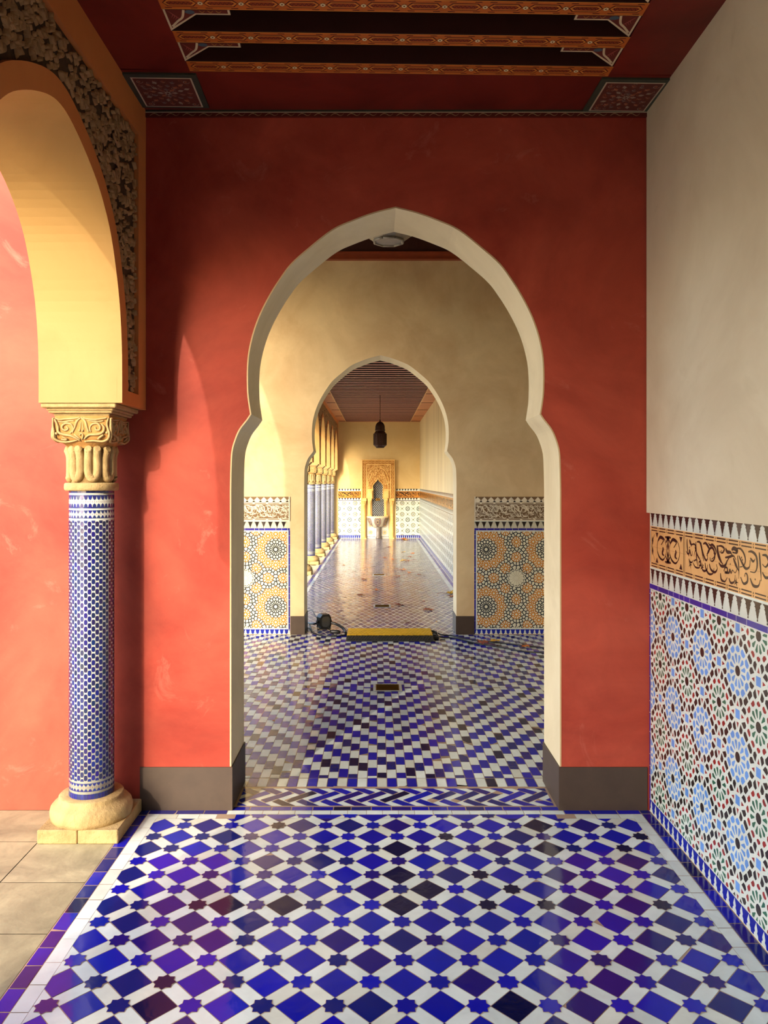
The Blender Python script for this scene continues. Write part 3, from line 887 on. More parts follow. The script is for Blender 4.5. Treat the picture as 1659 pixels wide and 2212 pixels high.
def near_cells():
    P2 = .298; S_ = []
    def ring(x, y, r, n, key, ph=0.0):
        for k in range(n):
            a = 2*PI*(k+ph)/n; S_.append(((x+r*math.cos(a)) % P2, (y+r*math.sin(a)) % P2, key))
    for (x, y, g) in ((0, 0, 'G'), (.149, .149, 'S')):
        S_.append((x, y, 'K')); ring(x, y, .046, 12, g, .5)
        ring(x, y, .0765, 12, 'R' if g == 'G' else 'S', 0)
    for (x, y) in ((0, .149), (.149, 0)):
        S_.append((x, y, 'B')); ring(x, y, .040, 4, 'R', 0); ring(x, y, .052, 8, 'K', .5)
    for (x, y) in ((.0745, .0745), (.2235, .0745), (.0745, .2235), (.2235, .2235)):
        an = math.atan2(1, 1) if (x < .149) == (y < .149) else -PI/4
        for e in (-1, 1): S_.append((x+e*.021*math.cos(an+PI/2), y+e*.021*math.sin(an+PI/2), 'K'))
    return voronoi(S_, P2, P2, {'K': .0052, 'S': .0052, 'G': .0056, 'R': .0078, 'B': .0040})
NEARC = near_cells()
def zellij_near(p, x0, x1, y0, y1, ox, oy):
    p.rect(x0, x1, y0, y1, rgb(214, 220, 210), .5); cl = p.clip; p.clip = (x0+.004, x1-.004, y0+.004, y1-.004)
    base = {'G': (GRN, .85, 1.2), 'S': (SKYB, .88, 1.12), 'K': (BLK, .8, 1.5), 'R': (REDT, .85, 1.2), 'B': (SKYB, .95, 1.1)}
    def fn(k):
        c, a, b = base[k]; q = R.uniform(a, b); return tuple(v*q for v in c[:3])+(1,)
    tile_cells(p, NEARC, .298, .298, ox, oy, x0, x1, y0, y1, fn)
    p.clip = cl
def strap_cells():
    PX, PY = .5965, .566; S_ = []
    def add(x, y, key, mind=0.0):
        x %= PX; y %= PY
        for a, b, k in S_:
            dx = min(abs(a-x), PX-abs(a-x)); dy = min(abs(b-y), PY-abs(b-y))
            if dx*dx+dy*dy < mind*mind: return False
        S_.append((x, y, key)); return True
    def ring(x, y, r, n, key, ph=0.0, mind=.012):
        for k in range(n):
            a = 2*PI*(k+ph)/n; add(x+r*math.cos(a), y+r*math.sin(a), key, mind)
    def flower(x, y):
        if add(x, y, 'Ac', .03): ring(x, y, .031, 10, 'A', 0, .013)
    add(0, 0, 'c'); ring(0, 0, .040, 16, 'w'); ring(0, 0, .076, 16, 's', .5); ring(0, 0, .100, 16, 'w')
    for k in range(12): a = PI/6*k; flower(.152*math.cos(a), .152*math.sin(a))
    X, Y = PX/2, PY/2
    add(X, Y, 'c'); ring(X, Y, .062, 16, 'p'); ring(X, Y, .108, 16, 'w', .5)
    for fx, fy in ((X, .075), (X, -.075), (X+.105, Y+.095), (X-.105, Y+.095), (X+.105, Y-.095), (X-.105, Y-.095), (.075, Y), (-.075, Y)): flower(fx, fy)
    ring(0, 0, .146, 24, 'a', .5, .015); ring(0, 0, .160, 24, 'a', .5, .015)
    ring(0, 0, .206, 24, 'w', .5, .020); ring(0, 0, .228, 24, 'w', 0, .022)
    rr = random.Random(4)
    for sp in (.030, .024):
        for _ in range(5000): add(rr.uniform(0, PX), rr.uniform(0, PY), 'w', sp)
    return voronoi(S_, PX, PY, .0043)
STRC = strap_cells()
def strapwork(p, x0, x1, y0, y1, ox, oy):
    cl = p.clip; p.clip = (x0, x1, y0, y1); BK = rgb(26, 32, 44); AM = rgb(190, 116, 0); W1 = rgb(214, 212, 188)
    p.rect(x0, x1, y0, y1, BK, .5)
    tile_cells(p, STRC, .5965, .566, ox, oy, x0, x1, y0, y1, lambda k: W1, 1.5, lambda k: AM if k in ('A', 'Ac', 'a') else rgb(196, 186, 160) if k == 'p' else None)
    PX, PY = .5965, .566
    for i in range(-4, 6):
        for j in range(-3, 4):
            X, Y = ox+(i+.5)*PX, oy+(j+.5)*PY
            if not (x0-.1 < X < x1+.1 and y0-.1 < Y < y1+.1): continue
            p.disc(X, Y, .088, W1, 2, 28)
            for k in range(14):
                an = 2*PI*k/14
                p.stroke([(X+.082*math.cos(an), Y+.082*math.sin(an)), (X+.072*math.cos(an+.20), Y+.072*math.sin(an+.20)), (X+.078*math.cos(an+.32), Y+.078*math.sin(an+.32)), (X+.092*math.cos(an+.30), Y+.092*math.sin(an+.30))], .005, BK, 2.4, 3, False)
                p.stroke([(X+.02*math.cos(an), Y+.02*math.sin(an)), (X+.05*math.cos(an+.25), Y+.05*math.sin(an+.25)), (X+.072*math.cos(an+.20), Y+.072*math.sin(an+.20))], .0022, rgb(160, 146, 120), 2.4, 3, False)
            for sx, sy, e in ((X-PX/2, Y-PY/2, 0),):
                p.disc(sx, sy, .013, W1, 2, 12)
    p.clip = cl

def chainline(p, x0, x1, y, h, pitch=.098, col=BLK):
    x = x0
    while x < x1-.01:
        q = min(x1, x+pitch)
        for a, b in ((y+h*.22, y+h*.5), (y-h*.5, y-h*.22)): p.rect(x+.012, q-.012, a, b, col, 2)
        if q < x1-.02:
            p.disc(q, y+h*.28, h*.20, col, 2, 8); p.disc(q, y-h*.28, h*.20, col, 2, 8); p.disc(q, y+h*.28, h*.08, BUFF, 3, 6); p.disc(q, y-h*.28, h*.08, BUFF, 3, 6)
        x = q

# strokes of the calligraphy, read off the photograph's wall: (x, y) in the band's own frame
# x runs 0..1 over a 0.62 m text panel, y 0..1 over the band height
SCRIPT = [
 ([(.045,.86),(.05,.62),(.075,.40),(.10,.30)],1.0), ([(.02,.46),(.06,.38),(.11,.40),(.12,.52),(.15,.40),(.17,.34),(.20,.40),(.20,.50)],.9),
 ([(.12,.86),(.15,.74),(.20,.70)],1.5), ([(.16,.64),(.20,.72),(.27,.73),(.30,.62),(.27,.48),(.25,.36)],.8), ([(.10,.22),(.13,.13),(.19,.13),(.23,.22)],.9),
 ([(.30,.82),(.31,.52),(.33,.20),(.36,.06)],1.0), ([(.27,.66),(.33,.44),(.40,.30),(.44,.24)],1.0), ([(.33,.83),(.41,.83),(.46,.64),(.49,.40),(.52,.26)],1.1),
 ([(.44,.84),(.47,.62),(.52,.42),(.58,.30),(.62,.40),(.60,.54)],1.1), ([(.50,.80),(.56,.84),(.62,.77),(.66,.66),(.63,.54),(.60,.50)],1.3),
 ([(.64,.86),(.68,.80),(.74,.83),(.80,.76),(.83,.62),(.78,.46),(.72,.38)],1.1), ([(.60,.44),(.64,.62),(.72,.74),(.78,.66),(.80,.48),(.76,.34),(.70,.32),(.68,.42)],1.2),
 ([(.24,.18),(.30,.24),(.35,.24)],.7), ([(.22,.12),(.29,.0),(.40,.02),(.42,.14)],.8), ([(.38,.18),(.42,.22),(.44,.12),(.40,.08),(.38,.16)],1.1),
 ([(.46,.02),(.52,-.05),(.60,.02),(.62,.18)],1.0), ([(.55,.22),(.58,.02),(.66,-.10),(.76,-.04),(.78,.12)],1.1), ([(.66,.22),(.70,.06),(.80,-.0),(.86,.12),(.84,.26)],1.1),
 ([(.86,.84),(.88,.60),(.94,.40),(1.0,.30)],1.9), ([(.88,.82),(.96,.84),(1.03,.78),(1.0,.66),(.95,.64),(.97,.72)],1.0), ([(.90,.32),(.96,.24),(1.05,.28),(1.10,.44),(1.14,.52)],1.3),
 ([(1.06,.80),(1.10,.70),(1.18,.70),(1.22,.60)],1.5), ([(1.05,.52),(1.14,.56),(1.24,.62),(1.30,.52)],1.1), ([(1.20,.78),(1.25,.84),(1.32,.80),(1.30,.72),(1.22,.72)],1.8),
 ([(1.02,.10),(1.05,.22),(1.10,.22),(1.10,.10),(1.04,.08),(1.14,.10),(1.16,.2),(1.19,.10),(1.22,.2),(1.28,.14),(1.32,.26)],1.0), ([(.94,.02),(.96,-.16),(1.04,-.20),(1.10,-.06)],1.1),
 ([(1.14,-.06),(1.18,-.18),(1.26,-.12),(1.28,.08)],1.0), ([(1.24,.56),(1.30,.36),(1.36,.22)],1.5), ([(1.33,.66),(1.36,.30),(1.36,.0)],.8),
 ([(1.32,.86),(1.40,.86),(1.47,.74),(1.50,.56),(1.46,.40),(1.38,.34)],1.0), ([(1.36,.66),(1.42,.50),(1.50,.34),(1.58,.40),(1.60,.60)],1.2), ([(1.40,.06),(1.46,-.10),(1.54,-.02),(1.54,.16),(1.50,.20),(1.48,.10)],1.1),
 ([(1.56,.82),(1.64,.84),(1.72,.74),(1.74,.5),(1.70,.3),(1.60,.28)],1.2), ([(1.60,.66),(1.66,.58),(1.70,.66)],1.0), ([(1.60,.1),(1.66,-.08),(1.76,-.06),(1.80,.12)],1.2),
 ([(1.78,.86),(1.80,.5),(1.82,.1)],1.1), ([(1.84,.80),(1.92,.80),(1.96,.64),(1.90,.5),(1.84,.56)],1.2), ([(1.84,.34),(1.90,.22),(1.98,.28),(2.0,.5)],1.1),
]
def calligraphy(p, x0, x1, y0, y1, col=BLK, w=.0088, unit=.345, layer=2, start=0):
    """joined letter strokes running along the band, repeated while they fit"""
    h = (y1-y0); cl = p.clip; p.clip = (x0, x1, y0, y1)
    def Y(v): return y0+h*(.20+v*.88)
    xs = x0-start
    while xs < x1:
        for pts, ww in SCRIPT: p.stroke([(xs+a*unit, Y(b)) for a, b in pts], w*ww, col, layer)
        for a, b in ((.12, .60), (.50, .12), (.78, .58), (.93, .66), (1.17, .36), (1.42, .62), (1.44, .56), (1.62, .62), (1.7, .1)):
            p.local(xs+a*unit, Y(b), .6, [(-.004, 0), (0, -.004), (.004, 0), (0, .004)], col, layer)
        for a, b in ((.14, .04), (.47, .06), (1.30, -.12)):
            X, Yy = xs+a*unit, Y(b)
            for k in range(5): p.local(X, Yy, 2*PI*k/5, [(0, -.003), (.020, 0), (0, .003)], col, layer)
        xs += unit*2.06
    p.clip = cl
def medallion(p, x0, x1, y0, y1, col=BLK):
    """scrolling leaf panel at the end of the text band"""
    w, h = x1-x0, y1-y0; X = lambda a: x0+a*w; Y = lambda b: y0+b*h
    for cx in (.36, .76):
        n = 22; p.stroke([(X(cx+.155*math.cos(2*PI*i/n)), Y(.52+.36*math.sin(2*PI*i/n))) for i in range(n+1)], .0042, col, 2, 2, False)
        p.stroke([(X(cx-.15), Y(.40)), (X(cx-.08), Y(.22)), (X(cx+.04), Y(.15)), (X(cx+.13), Y(.30))], .010, col, 2)
        p.stroke([(X(cx-.13), Y(.72)), (X(cx-.05), Y(.86)), (X(cx+.06), Y(.80)), (X(cx-.02), Y(.62))], .015, col, 2)
        p.stroke([(X(cx+.06), Y(.52)), (X(cx+.02), Y(.36)), (X(cx+.08), Y(.30))], .016, col, 2); p.disc(X(cx+.04), Y(.52), .006, col, 2)
    p.stroke([(X(.12), Y(.92)), (X(.05), Y(.70)), (X(.03), Y(.5)), (X(.06), Y(.28)), (X(.13), Y(.08))], .005, col, 2)
    for b in (.36, .70):
        for e in (-1, 1): p.local(X(.05), Y(b), PI/2*e, [(0, -.010), (.020, 0), (0, .010)], col, 2)
    for a, b in ((.20, .93), (.20, .07), (.95, .93), (.95, .07)): p.local(X(a), Y(b), -PI/2 if b > .5 else PI/2, [(-.008, -.016), (.016, 0), (-.008, .016)], col, 2)
    for b in (.90, .12):
        for k in range(5): p.local(X(.56), Y(b), k*PI/4*(-1 if b > .5 else 1), [(0, -.006), (.030, -.003), (.036, 0), (.026, .006), (0, .006)], col, 2)
    for b in (.35, .62): p.local(X(.56), Y(b), PI/2, [(-.02, 0), (0, -.012), (.02, 0), (0, .012)], col, 2)

def buffband(p, x0, x1, y0, y1, med=None, start=0):
    p.rect(x0, x1, y0, y1, BUFF, .5); h = y1-y0
    for yy in (y0+.012, y1-.012): chainline(p, x0+.004, x1, yy, .017)
    a = x0
    while a < x1:                       # tile joints
        p.rect(a, a+.001, y0, y1, rgb(170, 124, 76), 1); a += .155
    p.rect(x0, x1, (y0+y1)/2-.0005, (y0+y1)/2+.0005, rgb(170, 124, 76), 1)
    b0, b1 = y0+.024, y1-.024
    if med:
        medallion(p, x0+.012, x0+med-.012, b0, b1)
        p.rect(x0+.004, x0+.0065, b0-.004, b1+.004, BLK, 2)
        for q in (med-.004, med+.008): p.rect(x0+q, x0+q+.003, b0-.004, b1+.004, BLK, 2)
        calligraphy(p, x0+med+.018, x1, b0, b1, start=0)
    else: calligraphy(p, x0+.01, x1, b0, b1, start=start)

# near right wall: u runs towards the camera from the red wall
def right_dado():
    r = empty('tiled_dado', (XR, F0, 0), 'colourful star mosaic dado with black script band on the right wall', 'wall tiles')
    L = F0+4.0
    def M(): return Mosaic((-.0006, 0, 0), (0, -1, 0), (0, 0, 1), (-1, 0, 0), .0004)
    u0 = .014
    p = M(); merlons(p, u0, L, 1.302, 1.361, ground=rgb(206, 212, 202)); p.build('upper_merlon_row', WALLT, r)
    p = M(); buffband(p, u0, L, 1.117, 1.302, .392); o = p.build('script_band', WALLT, r); o['label'] = 'buff band with black calligraphy and leaf scrolls'
    p = M(); p.rect(u0, L, 1.107, 1.117, WHT, .5); merlons(p, u0, L, 1.040, 1.108, ground=rgb(206, 212, 202)); p.build('lower_merlon_row', WALLT, r)
    p = M(); tilestrip(p, .002, L, 1.018, 1.039, .13); tilestrip(p, .002, .016, .055, 1.017, .10, True); o = p.build('blue_border', WALLT, r); o['label'] = 'plain cobalt blue border strips'
    p = M(); zellij_near(p, .018, L, .058, 1.017, F0-3.463, .70); p.build('star_mosaic', WALLT, r)
    p = M(); wave(p, .002, L, .0045, .056, .052); p.build('blue_foot_row', WALLT, r)
right_dado()

# middle room: black and amber strapwork
def relief_dado(name, x0, x1, label, mirror):
    r = empty('tiled_dado', ((x0+x1)/2, M0, 0), label, 'wall tiles')
    cx = (x0+x1)/2
    def M(st=.0003): return Mosaic((-cx, -.0006, 0), (1, 0, 0), (0, 0, 1), (0, -1, 0), st)
    inner = x0 if not mirror else x1     # edge towards the doorway
    e = 1 if not mirror else -1
    a0, a1 = min(inner+e*.016, x1 if e > 0 else x0), max(inner+e*.016, x1 if e > 0 else x0)
    # white carved band: raised strokes on a tan ground
    bk = MB(); bk.box(x0-cx, x1-cx, -.004, -.0007, 1.122, 1.358); bnd = bk.build('carved_band', plain('band_ground', rgb(118, 92, 62), .8), r)
    p = Mosaic((-cx, -.0045, 0), (1, 0, 0), (0, 0, 1), (0, -1, 0), .004)
    WC = rgb(228, 220, 198)
    x = x0
    while x < x1:                                # stepped crest
        p.poly(clip_poly([(x-.02, 1.305), (x+.085, 1.305), (x+.07, 1.318), (x+.060, 1.328), (x+.05, 1.338), (x+.04, 1.348), (x+.0325, 1.355), (x+.025, 1.348), (x+.015, 1.338), (x+.005, 1.328), (x-.005, 1.318)], x0, x1, 1.30, 1.36), WC, 1); x += .066
    for a, b in ((1.298, 1.306), (1.284, 1.290), (1.122, 1.130), (1.138, 1.143)): p.rect(x0, x1, a, b, WC, 1.2)
    p.rect(inner if e > 0 else inner-.012, inner+.012 if e > 0 else inner, 1.122, 1.36, WC, 1.3)
    p.clip = (x0, x1, 1.143, 1.284)
    xs = x0-.05 if not mirror else x0+.02
    calligraphy(p, x0+.012, x1, 1.146, 1.282, WC, .0085, .30, 1.1, start=.02 if not mirror else .25)
    calligraphy(p, x0+.012, x1, 1.140, 1.276, WC, .006, .21, .7, start=.11)
    p.clip = None
    x = x0+.065
    while x < x1:
        for yy in (1.295, 1.133): p.disc(x, yy, .011, WC, 1.5, 8); p.disc(x, yy, .004, rgb(150, 122, 88), 1.7, 6)
        x += .132
    o = p.build('raised_lettering', plain('carved_white', rgb(228, 218, 192), .8), bnd)
    p = M(); merlons(p, x0, x1, 1.048, 1.112, .066, ground=rgb(198, 196, 176)); p.rect(x0, x1, 1.112, 1.122, WHT, .5); p.build('black_merlon_row', WALLT, r)
    p = M(); tilestrip(p, x0, x1, 1.026, 1.047, .10); tilestrip(p, inner if e > 0 else inner-.015, inner+.015 if e > 0 else inner, .05, 1.026, .10, True); p.build('navy_border', WALLT, r)
    p = M(); lo, hi = (inner+.016, x1) if e > 0 else (x0, inner-.016)
    p.rect(lo, hi, .05, 1.026, WHT, .4)
    l2, h2 = (lo+.012, hi) if e > 0 else (lo, hi-.012)
    strapwork(p, l2, h2, .062, 1.014, ROX[0] if e > 0 else ROX[1], .272); p.build('strapwork_mosaic', WALLT, r)
    p = M(); wave(p, x0, x1, .0045, .05, .0476); p.build('blue_foot_row', WALLT, r)
ROX = ((1050-816)*.004571, (595.5-816)*.004571)
relief_dado('r', .953, 2.098, 'black and amber strapwork dado right of the second arch', False)
relief_dado('l', -1.948, -.866, 'black and amber strapwork dado left of the second arch', True)

# end wall and far right wall dados
def far_dado(label, O, U, N, x0, x1, mirror=False, loc=(0, 0, 0)):
    r = empty('tiled_dado', loc, label, 'wall tiles')
    O = Vector(O)-Vector(loc)
    def M(): return Mosaic(O, U, (0, 0, 1), N, .0006)
    p = M(); merlons(p, x0, x1, 1.265, 1.327, .075); p.build('upper_merlon_row', WALLT, r)
    p = M(); p.rect(x0, x1, 1.085, 1.265, rgb(206, 140, 58), .5)
    for yy in (1.098, 1.252): p.rect(x0, x1, yy-.003, yy+.003, BLK, 1)
    calligraphy(p, x0, x1, 1.11, 1.24, BLK, .014, .33, 2, start=.1); p.build('script_band', WALLT, r)
    p = M(); merlons(p, x0, x1, 1.018, 1.085, .075); p.rect(x0, x1, 1.004, 1.016, NAVY, .6); p.build('lower_merlon_row', WALLT, r)
    p = M(); zellij(p, x0, x1, .085, 1.004, (x0+x1)/2, .50, False, rgb(40, 60, 44), rgb(120, 120, 84), REDT, rgb(20, 24, 40), .148); p.build('star_mosaic', WALLT, r)
    p = M(); wave(p, x0, x1, .0045, .085, .052); p.build('foot_row', WALLT, r)
far_dado('star mosaic dado on the end wall left of the wall fountain', (0, E0-.0008, 0), (1, 0, 0), (0, -1, 0), XI+.002, -.452, loc=(-.75, E0, 0))
far_dado('star mosaic dado on the end wall right of the wall fountain', (0, E0-.0008, 0), (1, 0, 0), (0, -1, 0), .482, XR3-.004, loc=(.8, E0, 0))
far_dado('long shining tiled dado on the right wall of the far gallery', (XR3-.0008, 0, 0), (0, -1, 0), (-1, 0, 0), -(E0-.004), -(M1+.004), loc=(XR3, 15, 0))
# ------------------------------------------------------------------ columns
CR = .0935
def capital_meshes():
    """carved capital: abacus, scrolled block and lobed lower leaves; origin at column axis, floor level"""
    ab = MB()
    for x, z0, z1 in ((.118, 1.779, 1.790), (.134, 1.790, 1.800), (.140, 1.800, 1.811), (.156, 1.811, 1.829)):
        ab.bbox(-x, x, -x, x, z0, z1+.0015, .004)
    g = MB()
    # block core: square top narrowing with rounded lower corners into a round neck
    lev = [(1.645, .094, 1.0), (1.655, .098, .8), (1.668, .108, .45), (1.685, .117, .22), (1.705, .1215, .14), (1.73, .1225, .10), (1.780, .1215, .08)]
    N = 48; a = len(g.v)
    for z, r, rd in lev:
        for i in range(N):
            t = 2*PI*i/N; c, s_ = math.cos(t), math.sin(t); sq = 1/max(abs(c), abs(s_)); rad = r*(sq*(1-rd)+rd)
            rad = min(rad, r*1.33); g.v.append((rad*c, rad*s_, z))
    for q in range(len(lev)-1):
        for i in range(N):
            j = (i+1) % N; g.f.append([a+q*N+i, a+q*N+j, a+(q+1)*N+j, a+(q+1)*N+i]); g.m.append(0); g.sm.append(False)
    # scroll relief, traced in a 850 x 450 frame
    ST = [([(660,265),(600,330),(570,430),(530,530)],24), ([(660,265),(720,330),(745,430),(770,520)],24), ([(655,340),(650,430),(640,490)],12), ([(675,340),(690,430),(700,480)],12),
          ([(280,270),(340,300),(430,290),(560,280),(640,262)],22), ([(320,330),(400,345),(480,325),(560,320)],18), ([(1040,270),(960,285),(860,300),(760,290),(690,270)],22), ([(990,320),(920,335),(820,330),(760,315)],18),
          ([(270,290),(300,360),(320,430),(330,520),(400,560),(520,590),(640,670)],28), ([(1060,270),(1040,380),(1060,480),(1075,560),(1050,640),(960,680),(830,670),(700,680)],26),
          ([(500,540),(540,470),(520,390),(450,365),(390,400),(385,460),(430,490),(470,460),(440,420)],24), ([(800,520),(790,440),(830,380),(900,370),(940,420),(930,480),(880,480),(870,430)],24),
          ([(960,380),(1000,440),(980,520),(900,560),(780,570),(700,640)],24), ([(250,270),(245,400),(260,520),(262,620),(330,680),(450,690),(600,660)],26),
          ([(640,580),(660,540),(690,580),(665,650)],16), ([(380,600),(440,640),(420,655),(360,640)],18), ([(900,640),(960,590),(990,570)],24), ([(560,560),(600,600),(640,640)],16)]
    rel = MB()
    for side in range(4):
        M = Matrix.Rotation(side*PI/2, 3, 'Z')
        for pts, w in ST:
            P = smooth([(x, y) for x, y in pts], 4); out = []
            for x, y in P:
                u = (x-660)/425*.1215; z = 1.778-(y-240)/450*.108; dz = max(0, 1.690-z)
                out.append(M @ Vector((u, -.1215-.001+dz*.55, z)))
            nn = len(out); rr = [w/850*.243*.74*(.55+.45*math.sin(PI*(i+.5)/nn)) for i in range(nn)]
            rel.tube(out, rr, 6, 0, 1.15, M @ Vector((0, -1, 0)))
        for (x, y, r_) in ((640, 490, .0055), (683, 495, .0055), (300, 545, .007), (1040, 530, .007)):
            c = M @ Vector(((x-660)/425*.1215, -.124, 1.778-(y-240)/450*.108)); bm = bmesh.new(); bmesh.ops.create_icosphere(bm, subdivisions=1, radius=r_)
            for v in bm.verts: v.co += c
            rel.addbm(bm, 0, True); bm.free()
    # neck and lobed leaves
    nk = MB(); nk.lathe([(.084, 1.495), (.084, 1.60), (.088, 1.66)], n=32)
    for k in range(8):
        t0 = 2*PI*(k+.5)/8; P = []; rr = []
        path = [(.17, 1.640), (.20, 1.600), (.205, 1.570), (.20, 1.546), (.13, 1.524), (0, 1.517), (-.13, 1.524), (-.20, 1.546), (-.205, 1.570), (-.20, 1.600), (-.17, 1.640)]
        for (dt, z) in smooth(path, 4):
            bulge = .088+.010*max(0, (z-1.60)/.04)**2; P.append((bulge*math.cos(t0+dt), bulge*math.sin(t0+dt), z)); rr.append(.0188)
        P = [(P[0][0]*1.12, P[0][1]*1.12, P[0][2]+.004)]+P+[(P[-1][0]*1.12, P[-1][1]*1.12, P[-1][2]+.004)]; rr = [.013]+rr+[.013]
        nk.tube(P, rr, 8)
    rg = MB(); rg.lathe([(.09, 1.464), (.108, 1.464), (.1125, 1.470), (.1135, 1.480), (.1125, 1.492), (.108, 1.498), (.085, 1.499)], n=40)
    return ab, g, rel, nk, rg
def col_parts():
    P = {}
    ab, g, rel, nk, rg = capital_meshes()
    for n, m, mt in (('abacus', ab, STONE), ('carved_block', g, STONEDK), ('scroll_relief', rel, STONE), ('leaf_collar', nk, STONE), ('necking_ring', rg, STONE)):
        me = m.mesh(n); bm = bmesh.new(); bm.from_mesh(me); bmesh.ops.recalc_face_normals(bm, faces=bm.faces); bm.to_mesh(me); bm.free(); me.materials.append(mt); P[n] = me
    bs = MB(); bs.lathe([(.160, .056), (.166, .058), (.170, .074), (.171, .092), (.167, .108), (.156, .121), (.140, .130), (.134, .140), (.1345, .150), (.130, .1545), (.09, .155)], n=56)
    P['torus'] = bs.mesh('torus'); P['torus'].materials.append(STONE)
    pl = MB(); pl.bbox(-.168, -.0012, -.165, .165, 0, .058, .004); pl.bbox(.0012, .168, -.165, .165, 0, .058, .004); P['plinth'] = pl.mesh('plinth'); P['plinth'].materials.append(STONE)
    c = MB(); c.lathe([(CR-.0006, .150), (CR-.0006, 1.468)], n=64); P['shaft'] = c.mesh('shaft'); P['shaft'].materials.append(plain('white_glaze', rgb(190, 196, 190), .25))
    # blue pieces wrapped round the shaft
    v = []; f = []; cc = []
    def put(pts, col, r=CR+.0004):
        # split wide pieces so that they follow the curve
        a = len(v)
        for t, z in pts: v.append((r*math.cos(t), r*math.sin(t), z))
        f.append(list(range(a, a+len(pts)))); cc.append(col)
    n = 38; dt = 2*PI/n; z0, z1 = .232, 1.338; p = .0287
    rows = int((z1-z0)/(p/2))
    for i in range(n):
        for j in range(rows+1):
            if (i+j) % 2: continue
            z = z0+j*p/2; w = dt*.46; h = .0110; col = rgb(28+R.uniform(-8, 10), 32+R.uniform(-8, 10), 92+R.uniform(-18, 18))
            zb, zt = max(z0, z-h), min(z1, z+h)
            t = i*dt
            put([(t-w*.55, zb), (t+w*.55, zb), (t+w, min(z1, max(z0, z-h*.55))), (t+w, min(z1, z+h*.55)), (t+w*.55, zt), (t-w*.55, zt), (t-w, min(z1, z+h*.55)), (t-w, min(z1, max(z0, z-h*.55)))], col)
    def ring(za, zb, col, k=48, gap=0.0):
        for i in range(k): put([(2*PI*i/k+gap, za), (2*PI*(i+1)/k-gap, za), (2*PI*(i+1)/k-gap, zb), (2*PI*i/k+gap, zb)], col() if callable(col) else col)
    dkb = lambda: rgb(34+R.uniform(-6, 8), 42+R.uniform(-6, 8), 108+R.uniform(-14, 14))
    def teeth(zb, ht, up, k=34, long=False, fill=True):
        for i in range(k):
            t = 2*PI*i/k; w = PI/k
            s_ = 1 if up else -1
            if long: put([(t-w, zb), (t+w, zb), (t+w*.75, zb+s_*ht*.35), (t+w*.65, zb+s_*ht*.7), (t, zb+s_*ht), (t-w*.65, zb+s_*ht*.7), (t-w*.75, zb+s_*ht*.35)][::(1 if up else -1)], dkb())
            else: put([(t-w*.9, zb), (t+w*.9, zb), (t+w*.3, zb+s_*ht), (t-w*.3, zb+s_*ht)][::(1 if up else -1)], dkb())
    def dots(z, k=68):
        for i in range(k):
            t = 2*PI*i/k; q = .0017; put([(t-q/CR, z), (t, z-q), (t+q/CR, z), (t, z+q)], rgb(150, 60, 40))
    ring(1.455, 1.466, dkb, 30, .003)
    ring(1.443, 1.446, dkb); teeth(1.443, .018, False, long=True); dots(1.4175); ring(1.390, 1.393, dkb); teeth(1.393, .018, True, long=True)
    ring(1.380, 1.3815, dkb); teeth(1.380, .0115, False); dots(1.3645); teeth(1.348, .0115, True); ring(1.347, 1.349, dkb)
    ring(.221, .223, dkb); teeth(.221, .0095, False); dots(.206); teeth(.190, .0095, True); ring(.188, .190, dkb)
    ring(.155, .177, dkb, 40, .006)
    me = bpy.data.meshes.new('shaft_mosaic'); me.from_pydata(v, [], f); ca = me.color_attributes.new('Col', 'FLOAT_COLOR', 'CORNER'); arr = []
    for q, c_ in zip(f, cc): arr += list(c_)*len(q)
    ca.data.foreach_set('color', arr); me.materials.append(WALLT); P['shaft_mosaic'] = me
    return P
CP = col_parts()
def column(x, y, label, group=None):
    r = empty('arcade_column', (x, y, 0), label, 'column', group)
    rawchild('plinth', CP['plinth'], r); rawchild('base', CP['torus'], r)
    s = rawchild('shaft', CP['shaft'], r); rawchild('tile_mosaic', CP['shaft_mosaic'], s)
    c = rawchild('capital', CP['leaf_collar'], r)
    for n in ('carved_block', 'scroll_relief', 'necking_ring', 'abacus'): rawchild(n, CP[n], c)
    return r
col0 = column(-1.245, 3.426, 'large foreground column with blue checked tile shaft beside the red wall')
copy_tree(col0, (-1.245, 1.832, 0), 'mosaic column standing nearest the camera, left of the view')
copy_tree(col0, (-1.245, .232, 0), 'mosaic column of the near arcade level with the camera')
copy_tree(col0, (-1.245, -1.368, 0), 'mosaic column of the near arcade behind the camera')
ORD = ['farthest column of the far arcade, against the end wall', 'second column of the far arcade counted from the end wall', 'third column of the far arcade counted from the end wall',
       'fourth column of the far arcade counted from the end wall', 'fifth column of the far arcade, leftmost one fully seen through the arches', 'sixth column of the far arcade, mostly hidden by the arch jamb',
       'seventh column of the far arcade counted from the end wall, behind the jamb', 'far arcade column closest to the second arch, behind its left jamb']
for i, l in enumerate(ORD):
    c = copy_tree(col0, (-1.245, 20.894-1.6*i, 0), l); c['group'] = 'columns of the far arcade'

